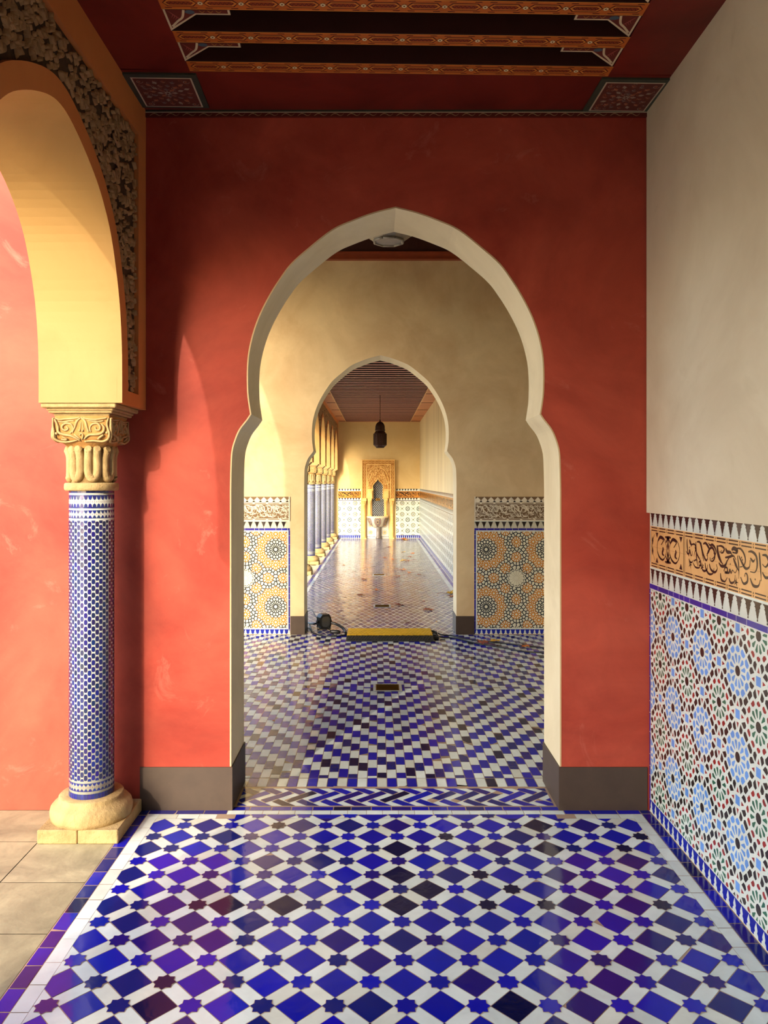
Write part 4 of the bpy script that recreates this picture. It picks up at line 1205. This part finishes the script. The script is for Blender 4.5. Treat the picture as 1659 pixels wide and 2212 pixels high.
# ------------------------------------------------------------------ lanterns
def lantern(name, loc, s, rod, label, mat, rodmat):
    r = empty(name, loc, label, 'lantern')
    b = MB(); oc = PI/8; k = s/math.cos(PI/8)
    b.lathe([(.0*k, .002), (.070*k, .0), (.072*k, .004), (.112*k, .035*s), (.1165*k, .045*s), (.1165*k, .245*s), (.112*k, .255*s), (.078*k, .305*s), (.072*k, .305*s)], n=8, rot=oc, sm=False)
    body = b.build('body', mat, r)
    f = MB()
    for i in range(8):
        t = oc+2*PI*i/8; R1 = .119*k
        f.tube([(R1*math.cos(t), R1*math.sin(t), .045*s), (R1*math.cos(t), R1*math.sin(t), .25*s)], .005*s, 6)
        t2 = oc+2*PI*(i+1)/8; q = .073*k
        f.tube([(q*math.cos(t), q*math.sin(t), .0), (q*math.cos(t2), q*math.sin(t2), .0)], .007*s, 6)
        for zz_ in (.045, .25): f.tube([(R1*math.cos(t), R1*math.sin(t), zz_*s), (R1*math.cos(t2), R1*math.sin(t2), zz_*s)], .005*s, 6)
    f.build('corner_frame', mat, body)
    g = MB()
    for i in range(8):                                       # pierced scroll screens
        t = 2*PI*i/8; ap = .1175*s; c, sn = math.cos(t), math.sin(t)
        def W(u, z): return (ap*c-u*sn, ap*sn+u*c, z)
        for u0 in (-.022, .022):
            for j in range(5):
                z = (.07+.038*j)*s
                g.tube([W((u0+.013*math.cos(a*.8))*s, z+.013*s*math.sin(a*.8)) for a in range(8)], .0032*s, 5)
        g.tube([W(0, .06*s), W(0, .24*s)], .0035*s, 5)
    g.build('pierced_screen', mat, body)
    d = MB(); d.lathe([(.078*s, .300*s), (.090*s, .305*s), (.092*s, .325*s), (.084*s, .335*s), (.084*s, .36*s), (.080*s, .395*s), (.070*s, .425*s), (.052*s, .452*s), (.026*s, .470*s), (.014*s, .485*s), (.010*s, .515*s), (0.004, .52*s)], n=24)
    for i in range(12):
        t = 2*PI*i/12; d.tube([(a*s*math.cos(t), a*s*math.sin(t), z*s) for a, z in ((.094, .315), (.086, .345), (.083, .395), (.072, .427), (.054, .454), (.027, .472))], .0035*s, 5)
    d.build('dome_cap', mat, r)
    if rod > 0:
        c = MB(); c.tube([(0, 0, .51*s), (0, 0, rod)], .006, 8); n = int((rod-.51*s)/.07)
        for i in range(n): c.lathe([(.004, .55*s+i*.07), (.010, .558*s+i*.07), (.004, .566*s+i*.07)], n=8)
        c.build('hanging_rod', rodmat, r)
    return r
lantern('pendant_lantern', (.043, 14.57, 2.146), 1.0, CZ3+.2-2.146, 'dark bronze pendant lantern hanging in the far gallery', BRONZE, BRONZE)
lantern('pendant_lantern', (.081, 5.85, 3.29), 1.42, 4.5-3.29, 'grey metal octagonal lantern overhead seen through the top of the red arch', PEWTER, PEWTER)

# ------------------------------------------------------------------ wall fountain
SF = .012394
def fountain():
    r = empty('wall_fountain', (.015, E0, 0), 'carved yellow stone wall fountain with tiled basin in the middle of the end wall', 'fountain')
    OX = .015
    def X(c): return (c/11.06+770-816)*SF-OX
    def Z(c): return 1.5-((c/11.06+980)-1042)*SF
    FT = plaster('fountain_stone', rgb(214, 166, 92), rgb(232, 190, 116), scale=9, rough=.8, bs=.3)
    FD = plaster('fountain_ground', rgb(156, 102, 40), rgb(176, 120, 54), scale=9, rough=.85, bs=.3)
    xL, xR_, zT, zB = X(135), X(912), Z(150), Z(1075)
    # slab with a pointed, waisted opening
    inner = [(395, 1075), (395, 860), (385, 800), (400, 740), (440, 690), (490, 640), (515, 565)]
    op = smooth([(X(a), Z(b)) for a, b in inner], 4); ctr = X(515)
    opR = [(2*ctr-a, b) for a, b in reversed(op[:-1])]
    slab = MB(); loop = [(xL, zB)]+op+opR+[(xR_, zB), (xR_, zT), (xL, zT)]
    slab.prism([(a, -.14, b) for a, b in loop], (0, .139, 0))
    sur = slab.build('surround', FT, r)
    fr = MB(); w1_ = .022
    def rail(x0, x1, z0, z1, d=.155): fr.bbox(x0, x1, -d, -.139, z0, z1, .004)
    rail(xL-.01, xR_+.01, zT-.02, zT+.008, .17); rail(xL, xL+w1_*.8, zB, zT-.02); rail(xR_-w1_*.8, xR_, zB, zT-.02)
    xi0, xi1, zi = X(255), X(808), Z(268)
    rail(xi0-w1_, xi0, zB, zi); rail(xi1, xi1+w1_, zB, zi); rail(xi0-w1_, xi1+w1_, zi, zi+w1_)
    rail(xL, xi0, zB, zB+.02); rail(xi1, xR_, zB, zB+.02)
    fr.build('raised_frame', FT, sur)
    # lambrequin arch mouldings
    mo = MB()
    lob = [(262, 830), (270, 740), (330, 640), (390, 470), (410, 560), (430, 520), (470, 480), (517, 380)]
    for s_ in (1, -1):
        P = [(X(a), Z(b)) for a, b in [(270, 850), (285, 720), (330, 600), (395, 440)]]; Q = [(X(a), Z(b)) for a, b in [(395, 440), (425, 520), (460, 500), (517, 385)]]
        for L in (smooth(P, 4), smooth(Q, 4)): mo.tube([(a if s_ > 0 else 2*ctr-a, -.146, b) for a, b in L], .010, 8)
    E = [(X(262)+.0, Z(720)), (X(290), Z(520)), (X(380), Z(380)), (X(517), Z(322))]
    for s_ in (1, -1): mo.tube([(a if s_ > 0 else 2*ctr-a, -.146, b) for a, b in smooth(E, 5)], .010, 8)
    mo.tube([(a, -.148, b) for a, b in op+opR], .012, 8)
    mo.build('arch_moulding', FT, sur)
    # carving inside frame and field
    gd = MB(); gd.box(xi0+.002, xi1-.002, -.1415, -.1395, Z(850), zi-.004)
    cv = MB(); rr = random.Random(11)
    def inside(x, z):
        if not (xi0+.01 < x < xi1-.01): return False
        xa = abs(x-ctr)
        zlim = -9
        for a, b in op:
            if abs(abs(a-ctr)-xa) < .02: zlim = max(zlim, b)
        return z > zlim+.02 and z > Z(830)
    for i in range(900):
        x = rr.uniform(xi0, xi1); z = rr.uniform(Z(840), zi-.01)
        if not inside(x, z): continue
        an = rr.uniform(0, 6.28); L = rr.uniform(.014, .026)
        cv.tube([(x-L*math.cos(an), -.141, z-L*math.sin(an)), (x+.008*math.sin(an), -.147, z-.008*math.cos(an)), (x+L*math.cos(an), -.141, z+L*math.sin(an))], [.002, .0062, .002], 6)
    def scroll(x0, x1, z0, z1, vert):
        n = int(((z1-z0) if vert else (x1-x0))/.085)
        for i in range(n):
            for s_ in (1, -1):
                P = []
                for j in range(9):
                    t = j/8; a = math.sin(PI*t)*.022*s_
                    P.append((((x0+x1)/2+a, -.146, z0+(i+t)*(z1-z0)/n) if vert else (x0+(i+t)*(x1-x0)/n, -.146, (z0+z1)/2+a)))
                cv.tube(P, .0055, 6)
            c = ((x0+x1)/2, z0+(i+.5)*(z1-z0)/n) if vert else (x0+(i+.5)*(x1-x0)/n, (z0+z1)/2)
            cv.tube([(c[0]-.008, -.145, c[1]-.014), (c[0], -.148, c[1]), (c[0]+.008, -.145, c[1]+.014)], [.003, .007, .003], 6)
    scroll(xL+w1_, xi0-w1_, zB+.03, zi, True); scroll(xi1+w1_, xR_-w1_, zB+.03, zi, True); scroll(xL+.03, xR_-.03, zi+w1_, zT-.02, False)
    cv.build('leaf_carving', FT, sur)
    for a, b, c, d in ((xL+w1_*.8, xi0-w1_, zB+.02, zT-.022), (xi1+w1_, xR_-w1_*.8, zB+.02, zT-.022), (xi0-w1_, xi1+w1_, zi+w1_, zT-.022)): gd.box(a, b, -.1415, -.1395, c, d)
    # keep the ground plane off the opening
    gd.v = gd.v[8:]; gd.f = [[i-8 for i in q] for q in gd.f[6:]]; gd.m = gd.m[6:]; gd.sm = gd.sm[6:]
    for i in range(40):
        xa = xi0+.002+(xi1-xi0-.004)*i/40; xb_ = xi0+.002+(xi1-xi0-.004)*(i+1)/40
        zl = Z(840)
        for a_, b_ in op:
            for q in (xa, xb_):
                if abs(abs(a_-ctr)-abs(q-ctr)) < .014: zl = max(zl, b_+.004)
        gd.box(xa, xb_, -.1412, -.1398, zl, zi-.003)
    gd.build('carved_ground', FD, sur)
    # niche mosaic
    p = Mosaic((0, -.006, 0), (1, 0, 0), (0, 0, 1), (0, -1, 0), .0015)
    n0, n1, nb, nt_ = X(380), X(655), Z(1500), Z(565)
    p.rect(n0, n1, nb, nt_, rgb(186, 192, 190), 0); p.clip = (n0, n1, nb, nt_)
    st = .052
    for i in range(-6, 14):
        for j in range(-1, 34):
            x = n0+i*st+(st/2 if j % 2 else 0); z = nb+j*st*.62
            p.local(x, z, PI/4, [(-.0165, -.0165), (.0165, -.0165), (.0165, .0165), (-.0165, .0165)], rgb(20, 26, 44), 1); p.disc(x+st/2, z, .006, rgb(210, 214, 206), 1, 6)
    p.clip = None; p.build('niche_mosaic', WALLT, r)
    # four columns
    def post(cx, zb, zt, rad, y, lab):
        m = MB(); m.bbox(cx-rad*1.5, cx+rad*1.5, y-rad*1.5, y+rad*1.5, zb, zb+.025, .003)
        m.lathe([(rad*1.35, zb+.025), (rad*1.4, zb+.04), (rad*1.15, zb+.055), (rad, zb+.06), (rad, zt-.16), (rad*1.15, zt-.155), (rad*1.15, zt-.145), (rad, zt-.14), (rad*1.1, zt-.10), (rad*1.3, zt-.06)], (cx, y, 0), 20)
        for k in range(8):
            t = 2*PI*k/8; m.tube([(cx+rad*a*math.cos(t), y+rad*a*math.sin(t), z) for a, z in ((1.02, zt-.135), (1.15, zt-.09), (1.5, zt-.06))], .010, 6)
        m.bbox(cx-rad*1.55, cx+rad*1.55, y-rad*1.55, y+rad*1.55, zt-.06, zt, .004); o = m.build('fountain_column', FT, r); o['label'] = lab
    post(X(180), 0, zB, .046, -.10, 'outer left fountain column'); post(X(842), 0, zB, .046, -.10, 'outer right fountain column')
    post(X(318), Z(1490), Z(1060), .034, -.13, 'inner left fountain column'); post(X(702), Z(1490), Z(1060), .034, -.13, 'inner right fountain column')
    for a, b in ((X(262), X(382)), (2*ctr-X(382), 2*ctr-X(262))):
        im = MB(); im.bbox(a, b, -.20, -.08, Z(1060), Z(880), .004); im.build('impost_block', FT, r)
    # basin
    bz, bt = Z(1765), Z(1522); cxb = X(508); rb = (X(772)-X(248))/2
    b = MB(); prof = [(.05, bz), (.12, bz+.01), (.20, bz+.06), (.25, bz+.13), (rb*.955, bt-.03), (rb*.97, bt)]
    n = 40; a0 = len(b.v); kk = len(prof)
    for i in range(n+1):
        t = PI+PI*i/n
        for q, z in prof: b.v.append((cxb+q*math.cos(t), -.004+q*math.sin(t)*1.0, z))
    for i in range(n):
        for q in range(kk-1): b.f.append([a0+i*kk+q, a0+(i+1)*kk+q, a0+(i+1)*kk+q+1, a0+i*kk+q+1]); b.m.append(0); b.sm.append(True)
    basin = b.build('basin', plain('basin_glaze', rgb(196, 190, 170), .3), r)
    # roundels on the bowl
    v = []; f = []; cc = []
    def surf(t, w):        # t angle, w 0..1 height
        for i in range(len(prof)-1):
            z0_, z1_ = prof[i][1], prof[i+1][1]; z = bz+w*(bt-bz)
            if z0_ <= z <= z1_+1e-6: q = prof[i][0]+(prof[i+1][0]-prof[i][0])*(z-z0_)/(z1_-z0_); return (cxb+(q+.003)*math.cos(t), -.004-(q+.003)*abs(math.sin(t)), z)
        return (cxb+prof[-1][0]*math.cos(t), -.004-prof[-1][0]*abs(math.sin(t)), bt)
    def ringb(t0, w0, r0, r1, col, n=24, lay=0):
        for i in range(n):
            q = []
            for rr_, an in ((r0, i), (r1, i), (r1, i+1), (r0, i+1)):
                a = 2*PI*an/n; P = surf(t0+rr_*math.cos(a)*3.1, min(.98, max(.05, w0+rr_*math.sin(a)*4.2))); q.append((P[0], P[1]-.0012*lay, P[2]))
            a = len(v); v.extend(q); f.append([a, a+1, a+2, a+3]); cc.append(col)
    for t0 in (1.5*PI, 1.5*PI-1.0, 1.5*PI+1.0):
        del v[:]; del f[:]; del cc[:]
        for r0, r1, c_ in ((.10, .115, rgb(70, 76, 90)), (.085, .098, rgb(206, 150, 110)), (.062, .08, rgb(70, 84, 110)), (.036, .052, rgb(150, 120, 80)), (.0, .026, rgb(110, 90, 80))): ringb(t0, .58, r0, r1, c_, 24, 1)
        me = bpy.data.meshes.new('roundel'); me.from_pydata(v, [], f); ca = me.color_attributes.new('Col', 'FLOAT_COLOR', 'CORNER'); arr = []
        for q, c_ in zip(f, cc): arr += list(c_)*len(q)
        ca.data.foreach_set('color', arr); link('mosaic_roundel', me, WALLT, basin)
    rm = MB(); 
    pts = [(cxb+(rb+.005)*math.cos(PI+PI*i/30), -.002+(rb+.005)*math.sin(PI+PI*i/30)) for i in range(31)]
    rm.prism([(a, b_, bt) for a, b_ in pts], (0, 0, .035)); rm.build('rim', plain('rim_stone', rgb(236, 214, 176), .5), basin)
    pd = MB(); pd.lathe([(.075, 0), (.075, .05), (.058, .06), (.055, bz-.02), (.075, bz+.01)], (cxb+.02, -.075, 0), 16); pd.build('pedestal', plain('pedestal_glaze', rgb(120, 112, 104), .35), r)
    # lower mosaic
    p = Mosaic((0, -.010, 0), (1, 0, 0), (0, 0, 1), (0, -1, 0), .0015); z1_ = Z(1520)
    p.rect(X(250), X(772), .003, z1_, rgb(214, 214, 204), 0)
    for cx_, cz in ((X(340), Z(1880)), (X(672), Z(1880)), (X(340), Z(1700)), (X(672), Z(1700))):
        for q, c_ in ((.070, rgb(70, 76, 100)), (.064, rgb(214, 214, 204)), (.046, rgb(196, 160, 90)), (.026, rgb(214, 206, 180)), (.016, rgb(120, 110, 130))): p.disc(cx_, cz, q, c_, 1+(.07-q)*20, 20)
        for k in range(16): p.local(cx_, cz, 2*PI*k/16, [(.050, -.003), (.062, 0), (.050, .003)], rgb(60, 70, 100), 2.2)
    for xx in (X(255), X(425), X(590), X(760)): p.rect(xx, xx+.006, .02, z1_, rgb(120, 126, 140), 1)
    x = X(262)
    while x < X(765): p.rect(x, x+.010, .03, .06, rgb(60, 70, 110), 1); x += .022
    p.build('lower_mosaic', WALLT, r)
    # brass spout
    s_ = MB(); zc = Z(1095); xc = X(508); s_.bbox(xc-.060, xc+.060, -.022, -.008, zc-.035, zc+.035, .006)
    s_.build('spout_plate', BRASS, r)
    s2 = MB(); s2.tube([(xc, -.02, zc), (xc, -.055, zc+.004), (xc, -.075, zc-.006), (xc, -.080, zc-.022)], .011, 10); s2.lathe([(.004, zc+.02), (.014, zc+.024), (.004, zc+.034)], (xc, -.05, 0), 10); s2.build('tap', BRASS, r)
fountain()

# ------------------------------------------------------------------ floor drains
def drain(x, y, s, label, white_frame=True):
    r = empty('floor_drain', (x, y, .0008), label, 'drain', 'brass floor drains')
    h = s/2; f = MB()
    for a, b, c, d in ((-h-.018, h+.018, -h-.018, -h), (-h-.018, h+.018, h, h+.018), (-h-.018, -h, -h, h), (h, h+.018, -h, h)): f.box(a, b, c, d, .0006, .0042)
    f.build('frame', plain('drain_tile_edge', rgb(190, 194, 184), .3), r)
    g = MB(); g.box(-h, h, -h, h, .0006, .0018)
    for i in range(9):
        y0 = -h+.010+i*(s-.02)/8; P = [(-h+.006+j*(s-.012)/14, y0+(.006 if j % 2 else -.006), .0034) for j in range(15)]; g.tube(P, .0026, 5)
    g.build('grating', BRASS, r)
drain(.071, 5.745, .172, 'brass grated drain in the middle of the diamond patterned floor')
drain(.053, 9.53, .172, 'nearer of the two brass drains in the far gallery floor')
drain(.022, 12.75, .172, 'farther of the two brass drains in the far gallery floor')

# ------------------------------------------------------------------ cable ramp, lamp, cables
def ramp_():
    y0 = 7.41; x0, x1 = -.297, .528
    r = empty('cable_ramp', ((x0+x1)/2, y0+.2, 0), 'yellow and black rubber cable ramp lying across the second arch', 'cable ramp')
    def X(v): return v-(x0+x1)/2
    b = MB(); prof = [(-.2, .002), (-.2, .010), (-.125, .044), (.215, .044), (.29, .010), (.29, .002)]
    b.prism([(X(x0), a, z) for a, z in prof], (x1-x0, 0, 0))
    n = 30
    for i in range(n):                                           # anti slip ribs on the front slope
        for q in range(3):
            t = (q+.5)/3; yy = -.2+.075*t; z = .010+.034*t; cx = X(x0)+.02+(i+.5*(q % 2))*(x1-x0-.04)/n; b.tube([(cx-.008, yy-.006, z+.001), (cx+.008, yy+.006, z+.003)], .0032, 5)
    b.build('rubber_body', RUBBER, r)
    l = MB(); n = 15; w = (x1-x0-.012)/n; pts = [(X(x0)+.004, .21), (X(x0)+.004, -.118)]
    for i in range(n):
        a = X(x0)+.006+i*w
        pts += [(a+w*.38, -.118), (a+w*.42, -.128), (a+w*.58, -.128), (a+w*.62, -.118)]
    pts += [(X(x1)-.006, -.118), (X(x1)-.006, .21)]
    l.prism([(a, b_, .0442) for a, b_ in pts], (0, 0, .006))
    for i in range(int(n*1.6)):
        for q in range(5): cx = X(x0)+.03+(i+.5*(q % 2))*w*.62; l.tube([(cx-.010, -.09+q*.065-.008, .0505), (cx+.010, -.09+q*.065+.008, .0505)], .0028, 5)
    l.build('lid', YELLOW, r)
    for a, b_ in ((-.12, .0), (.08, .16)):
        c = MB(); c.bbox(X(x1)-.003, X(x1)+.055, a, b_, .003, .034, .004); c.bbox(X(x1)+.0, X(x1)+.03, a+.02, b_-.02, .030, .046, .004)
        c.build('connector', RUBBER, r)
ramp_()
def flood():
    r = empty('floodlight', (-.548, 8.02, 0), 'small black floodlight standing by the left jamb of the second arch', 'floodlight')
    b = MB(); oct_ = [(-.062, -.035), (-.040, -.065), (.035, -.068), (.060, -.040), (.060, .035), (.040, .066), (-.035, .068), (-.062, .040)]
    a, c_ = math.cos(.5), math.sin(.5)
    def T(x, y, z): x2, y2 = x*a-y*c_, x*c_+y*a; return (x2, y2-.06*0, z+.085)
    b.prism([T(q[0], -.045, q[1]*1.12) for q in oct_], tuple(Vector(T(0, .045, 0))-Vector(T(0, -.045, 0)))); body = b.build('housing', BLACKP, r)
    l = MB(); l.prism([T(q[0]*.74, -.052, q[1]*.8) for q in oct_], tuple(Vector(T(0, -.046, 0))-Vector(T(0, -.052, 0)))); l.build('lens', GLASSY, body)
    f = MB()
    for i in range(6): f.prism([T(-.045+.018*i, .046, -.05), T(-.041+.018*i, .046, -.05), T(-.041+.018*i, .046, .05), T(-.045+.018*i, .046, .05)], tuple(Vector(T(0, .062, 0))-Vector(T(0, .046, 0))))
    f.build('cooling_fins', BLACKP, body)
    y = MB(); y.tube([T(-.066, 0, .0), T(-.074, 0, -.04), (T(-.074, 0, 0)[0], T(-.074, 0, 0)[1], .008), (T(.074, 0, 0)[0], T(.074, 0, 0)[1], .008), T(.074, 0, -.04), T(.066, 0, .0)], .006, 8)
    for e in (-1, 1): y.tube([T(e*.058, 0, 0), T(e*.082, 0, 0)], .013, 10)
    y.build('stand_bracket', BLACKP, r)
flood()
def cable(name, pts, rad, label, cat='cable'):
    P = smooth(pts, 8); cx = sum(p[0] for p in P)/len(P); cy = sum(p[1] for p in P)/len(P)
    m = MB(); m.tube([(p[0]-cx, p[1]-cy, p[2]) for p in P], rad, 8); o = m.build(name, BLACKP); o.location = (cx, cy, 0); setp(o, label, cat); return o
def G(px, py, z=.006):
    Y = 1700*(1.5-z)/(py-1042); return ((px-816)*Y/1700, Y, z)
cable('power_cable', [(-.474, 8.0, .075), (-.42, 7.98, .062), (-.36, 7.92, .040), (-.33, 7.86, .022), (-.315, 7.76, .016)], .014, 'thick dark sleeve running from the floodlight into the cable ramp')
cable('power_cable', [(-.72, 8.3, .012), (-.69, 8.10, .010), (-.65, 7.84, .009), (-.60, 7.72, .008), (-.50, 7.65, .007), (-.40, 7.64, .007), (-.35, 7.67, .009), (-.305, 7.70, .010)], .0065, 'black cable looping on the floor in front of the floodlight')
cable('power_cable', [(-.80, 8.45, .012), (-.72, 8.22, .03), (-.66, 8.10, .045), (-.61, 8.06, .060)], .011, 'thick black cable leaving the floodlight to the left')
cable('power_cable', [(-.76, 8.55, .10), (-.70, 8.40, .13), (-.64, 8.22, .085), (-.585, 8.10, .055)], .004, 'thin black cable arching up behind the floodlight')
cable('power_cable', [(-.505, 7.97, .040), (-.47, 7.90, .012), (-.44, 7.82, .010)], .005, 'short black lead ending in the plug')
pl = MB(); pl.tube([(-.05, .01, .018), (-.03, .004, .020), (.03, -.004, .020), (.055, -.012, .016)], [.010, .019, .019, .012], 10); o = pl.build('power_plug', BLACKP); o.location = (-.425, 7.80, 0); setp(o, 'black plug lying on the floor between floodlight and ramp', 'plug')
cable('power_cable', [(.592, 7.725, .020), (.63, 7.69, .010), G(975, 1373), G(1010, 1381), G(1060, 1386), G(1110, 1392), G(1173, 1399), G(1260, 1406)], .0065, 'black cable running right from the cable ramp, the farther of two')
cable('power_cable', [(.592, 7.55, .020), (.63, 7.56, .010), G(985, 1379), G(1030, 1390), G(1090, 1400), G(1130, 1407), G(1173, 1410), G(1260, 1417)], .0065, 'black cable running right from the cable ramp, the nearer of two')

# ------------------------------------------------------------------ fallen leaves
def leaf_mesh(seed, curl):
    rr = random.Random(seed); lob = [(-2.5, .55), (-2.05, .32), (-1.55, .85), (-1.15, .45), (-.62, 1.0), (-.30, .52), (0, 1.15), (.30, .52), (.62, 1.0), (1.15, .45), (1.55, .85), (2.05, .32), (2.5, .55), (3.0, .22)]
    pts = []
    for i in range(len(lob)):
        a, q = lob[i]; pts.append((q*math.sin(a)*rr.uniform(.85, 1.15), q*math.cos(a)*rr.uniform(.9, 1.1)))
    m = MB(); k = len(pts)
    def H(x, y): return curl*(.22*x*x+.16*y*y)+.07*math.sin(5*x+seed)+.07*math.cos(4*y+seed*2)
    rings = [.0, .35, .7, 1.0]; m.v.append((0, 0, .06))
    for q in rings[1:]:
        for x, y in pts: m.v.append((x*q*.5, y*q*.5, H(x*q, y*q)*.5+.06))
    for i in range(k):
        j = (i+1) % k; m.f.append([0, 1+i, 1+j]); m.f.append([1+i, 1+k+i, 1+k+j, 1+j]); m.f.append([1+k+i, 1+2*k+i, 1+2*k+j, 1+k+j])
    m.m = [0]*len(m.f); m.sm = [False]*len(m.f)
    me = m.mesh('leaf_blade'); zmin = min(v.co.z for v in me.vertices)
    for v in me.vertices: v.co.z -= zmin
    s = MB(); s.tube([(0, 0, .06-zmin), (.02, -.35, .05), (.05, -.62, .10), (.12, -.85, .06)], [.016, .014, .012, .018], 5); st = s.mesh('leaf_stalk')
    return me, st
LV = [leaf_mesh(i, c) for i, c in enumerate((.9, .5, 1.3, .3, 1.7))]
for me, st in LV: pass
LM = {n: plain('leaf_'+n, c, .7, 0, .3) for n, c in (('brown', rgb(142, 66, 28)), ('orange', rgb(214, 120, 34)), ('yellow', rgb(220, 170, 40)), ('dark', rgb(84, 40, 24)))}
LD = [ # px, py, size m, colour, label
 (1044, 1393, .20, 'brown', 'large brown leaf over the black cables right of the ramp'), (1068, 1388, .17, 'yellow', 'yellow leaf touching the large brown one on the black cables'),
 (1022, 1383, .06, 'dark', 'tiny dark leaf left of the large brown leaf by the cables'), (1136, 1399, .14, 'orange', 'orange leaf beside the right jamb of the red arch'),
 (970, 1283, .20, 'yellow', 'yellow leaf against the right jamb of the second arch'), (977, 1289, .14, 'orange', 'orange leaf tucked before the yellow one by the right jamb'),
 (924, 1318, .19, 'brown', 'curled brown leaf, nearest large leaf in the far gallery'), (866, 1308, .17, 'brown', 'flat brown leaf right of the nearer far drain'),
 (914, 1299, .08, 'brown', 'small leaf above the nearest curled leaf, right of the drain'), (814, 1276, .12, 'orange', 'orange leaf in the centre, beyond the nearer far drain'),
 (781, 1286, .13, 'brown', 'brown leaf left of centre, beyond the nearer far drain'), (786, 1252, .15, 'brown', 'brown leaf left of the farther drain'),
 (860, 1245, .16, 'orange', 'orange brown leaf right of the farther drain'), (904, 1242, .11, 'brown', 'small brown leaf farthest right beside the farther drain'),
 (886, 1238, .11, 'orange', 'small orange leaf between two brown ones near the farther drain'), (868, 1231, .17, 'orange', 'wide orange leaf just beyond the farther drain'),
 (872, 1212, .20, 'yellow', 'yellow leaf, left one of the bright pair past the farther drain'), (882, 1211, .19, 'orange', 'orange leaf, right one of the bright pair past the farther drain'),
 (883, 1203, .14, 'brown', 'brown leaf directly beyond the bright pair'), (849, 1209, .10, 'orange', 'small orange leaf left of the bright pair'), (830, 1205, .13, 'orange', 'lone orange leaf on the glare left of the bright pair'),
 (871, 1193, .13, 'yellow', 'yellow leaf on a sun stripe in the far gallery'), (891, 1196, .12, 'orange', 'orange leaf right of the yellow one on the sun stripe'),
 (840, 1182, .15, 'brown', 'brown leaf in front of the right fountain column'), (870, 1165.5, .24, 'orange', 'orange leaf of the pile by the end wall, its left one'), (878, 1167, .22, 'yellow', 'yellow leaf of the pile by the end wall, its right one'),
 (742, 1221, .10, 'orange', 'single small orange leaf on the left side of the far gallery'), (880, 1347, .07, 'dark', 'small dark leaf just beyond the cable ramp'), (838, 1317, .05, 'yellow', 'tiny yellow leaf below the nearer far drain'),
 (943, 1344, .04, 'yellow', 'tiny yellow fragment near the foot of the right jamb'), (917, 1245, .05, 'dark', 'dark speck of a leaf beside the right hand small brown leaf'), (727, 1165.6, .12, 'orange', 'orange leaf at the foot of the farthest column'), (590, 1558, .028, 'orange', 'tiny leaf on the checked floor left of the middle room drain')]
for i, (px, py, s, c, lab) in enumerate(LD):
    x, y, _ = G(px, py, 0)
    y = min(y, 20.85)
    me, st = LV[i % 5]; r = empty('fallen_leaf', (x, y, .0135 if i in (0, 1, 3) else .0025), lab, 'leaf', 'fallen autumn leaves')
    me = me.copy(); me.materials.append(LM[c]); st2 = st.copy(); st2.materials.append(LM['dark' if c == 'brown' else 'brown'])
    b = rawchild('leaf_blade', me, r); k = rawchild('leaf_stalk', st2, r)
    for q in (b, k): q.scale = (s, s, s*.9)
    r.rotation_euler = (0, 0, R.uniform(0, 6.28))

# ------------------------------------------------------------------ light
w = bpy.data.worlds.new('World'); SC.world = w; w.use_nodes = True; nt = w.node_tree
bg = nt.nodes['Background']
sky = nt.nodes.new('ShaderNodeTexSky'); sky.sky_type = 'NISHITA'; sky.sun_disc = False
SD = Vector((.42, 1, -.41)).normalized()
sky.sun_elevation = math.asin(-SD.z); sky.sun_rotation = math.atan2(-SD.x, -SD.y)
sky.air_density = 1.0; sky.dust_density = 3.0; sky.ozone_density = 1.0
mx = nt.nodes.new('ShaderNodeMix'); mx.data_type = 'RGBA'; mx.inputs[0].default_value = 0.5
nt.links.new(sky.outputs[0], mx.inputs[6]); mx.inputs[7].default_value = (0.50, 0.64, 0.86, 1)
nt.links.new(mx.outputs[2], bg.inputs['Color']); bg.inputs['Strength'].default_value = 1.75
L = bpy.data.lights.new('sun', 'SUN'); L.energy = 2.7; L.angle = math.radians(.6); L.color = (1.0, .88, .70)
so = bpy.data.objects.new('sun', L); COL.objects.link(so); so.rotation_euler = SD.to_track_quat('-Z', 'Y').to_euler(); so.location = (-6, -8, 8)

# ------------------------------------------------------------------ camera
cam = bpy.data.cameras.new('camera'); co = bpy.data.objects.new('camera', cam); COL.objects.link(co)
co.location = (0, 0, 1.5); co.rotation_euler = (PI/2, 0, 0)
cam.sensor_fit = 'HORIZONTAL'; cam.sensor_width = 36; cam.lens = 36*1700/1659
cam.shift_x = (829.5-816)/1659; cam.shift_y = -(1106-1042)/1659; cam.clip_start = .05
SC.camera = co
vs = SC.view_settings; vs.view_transform = 'Standard'; vs.look = 'None'; vs.gamma = 1; vs.use_curve_mapping = False; vs.exposure = 0.0
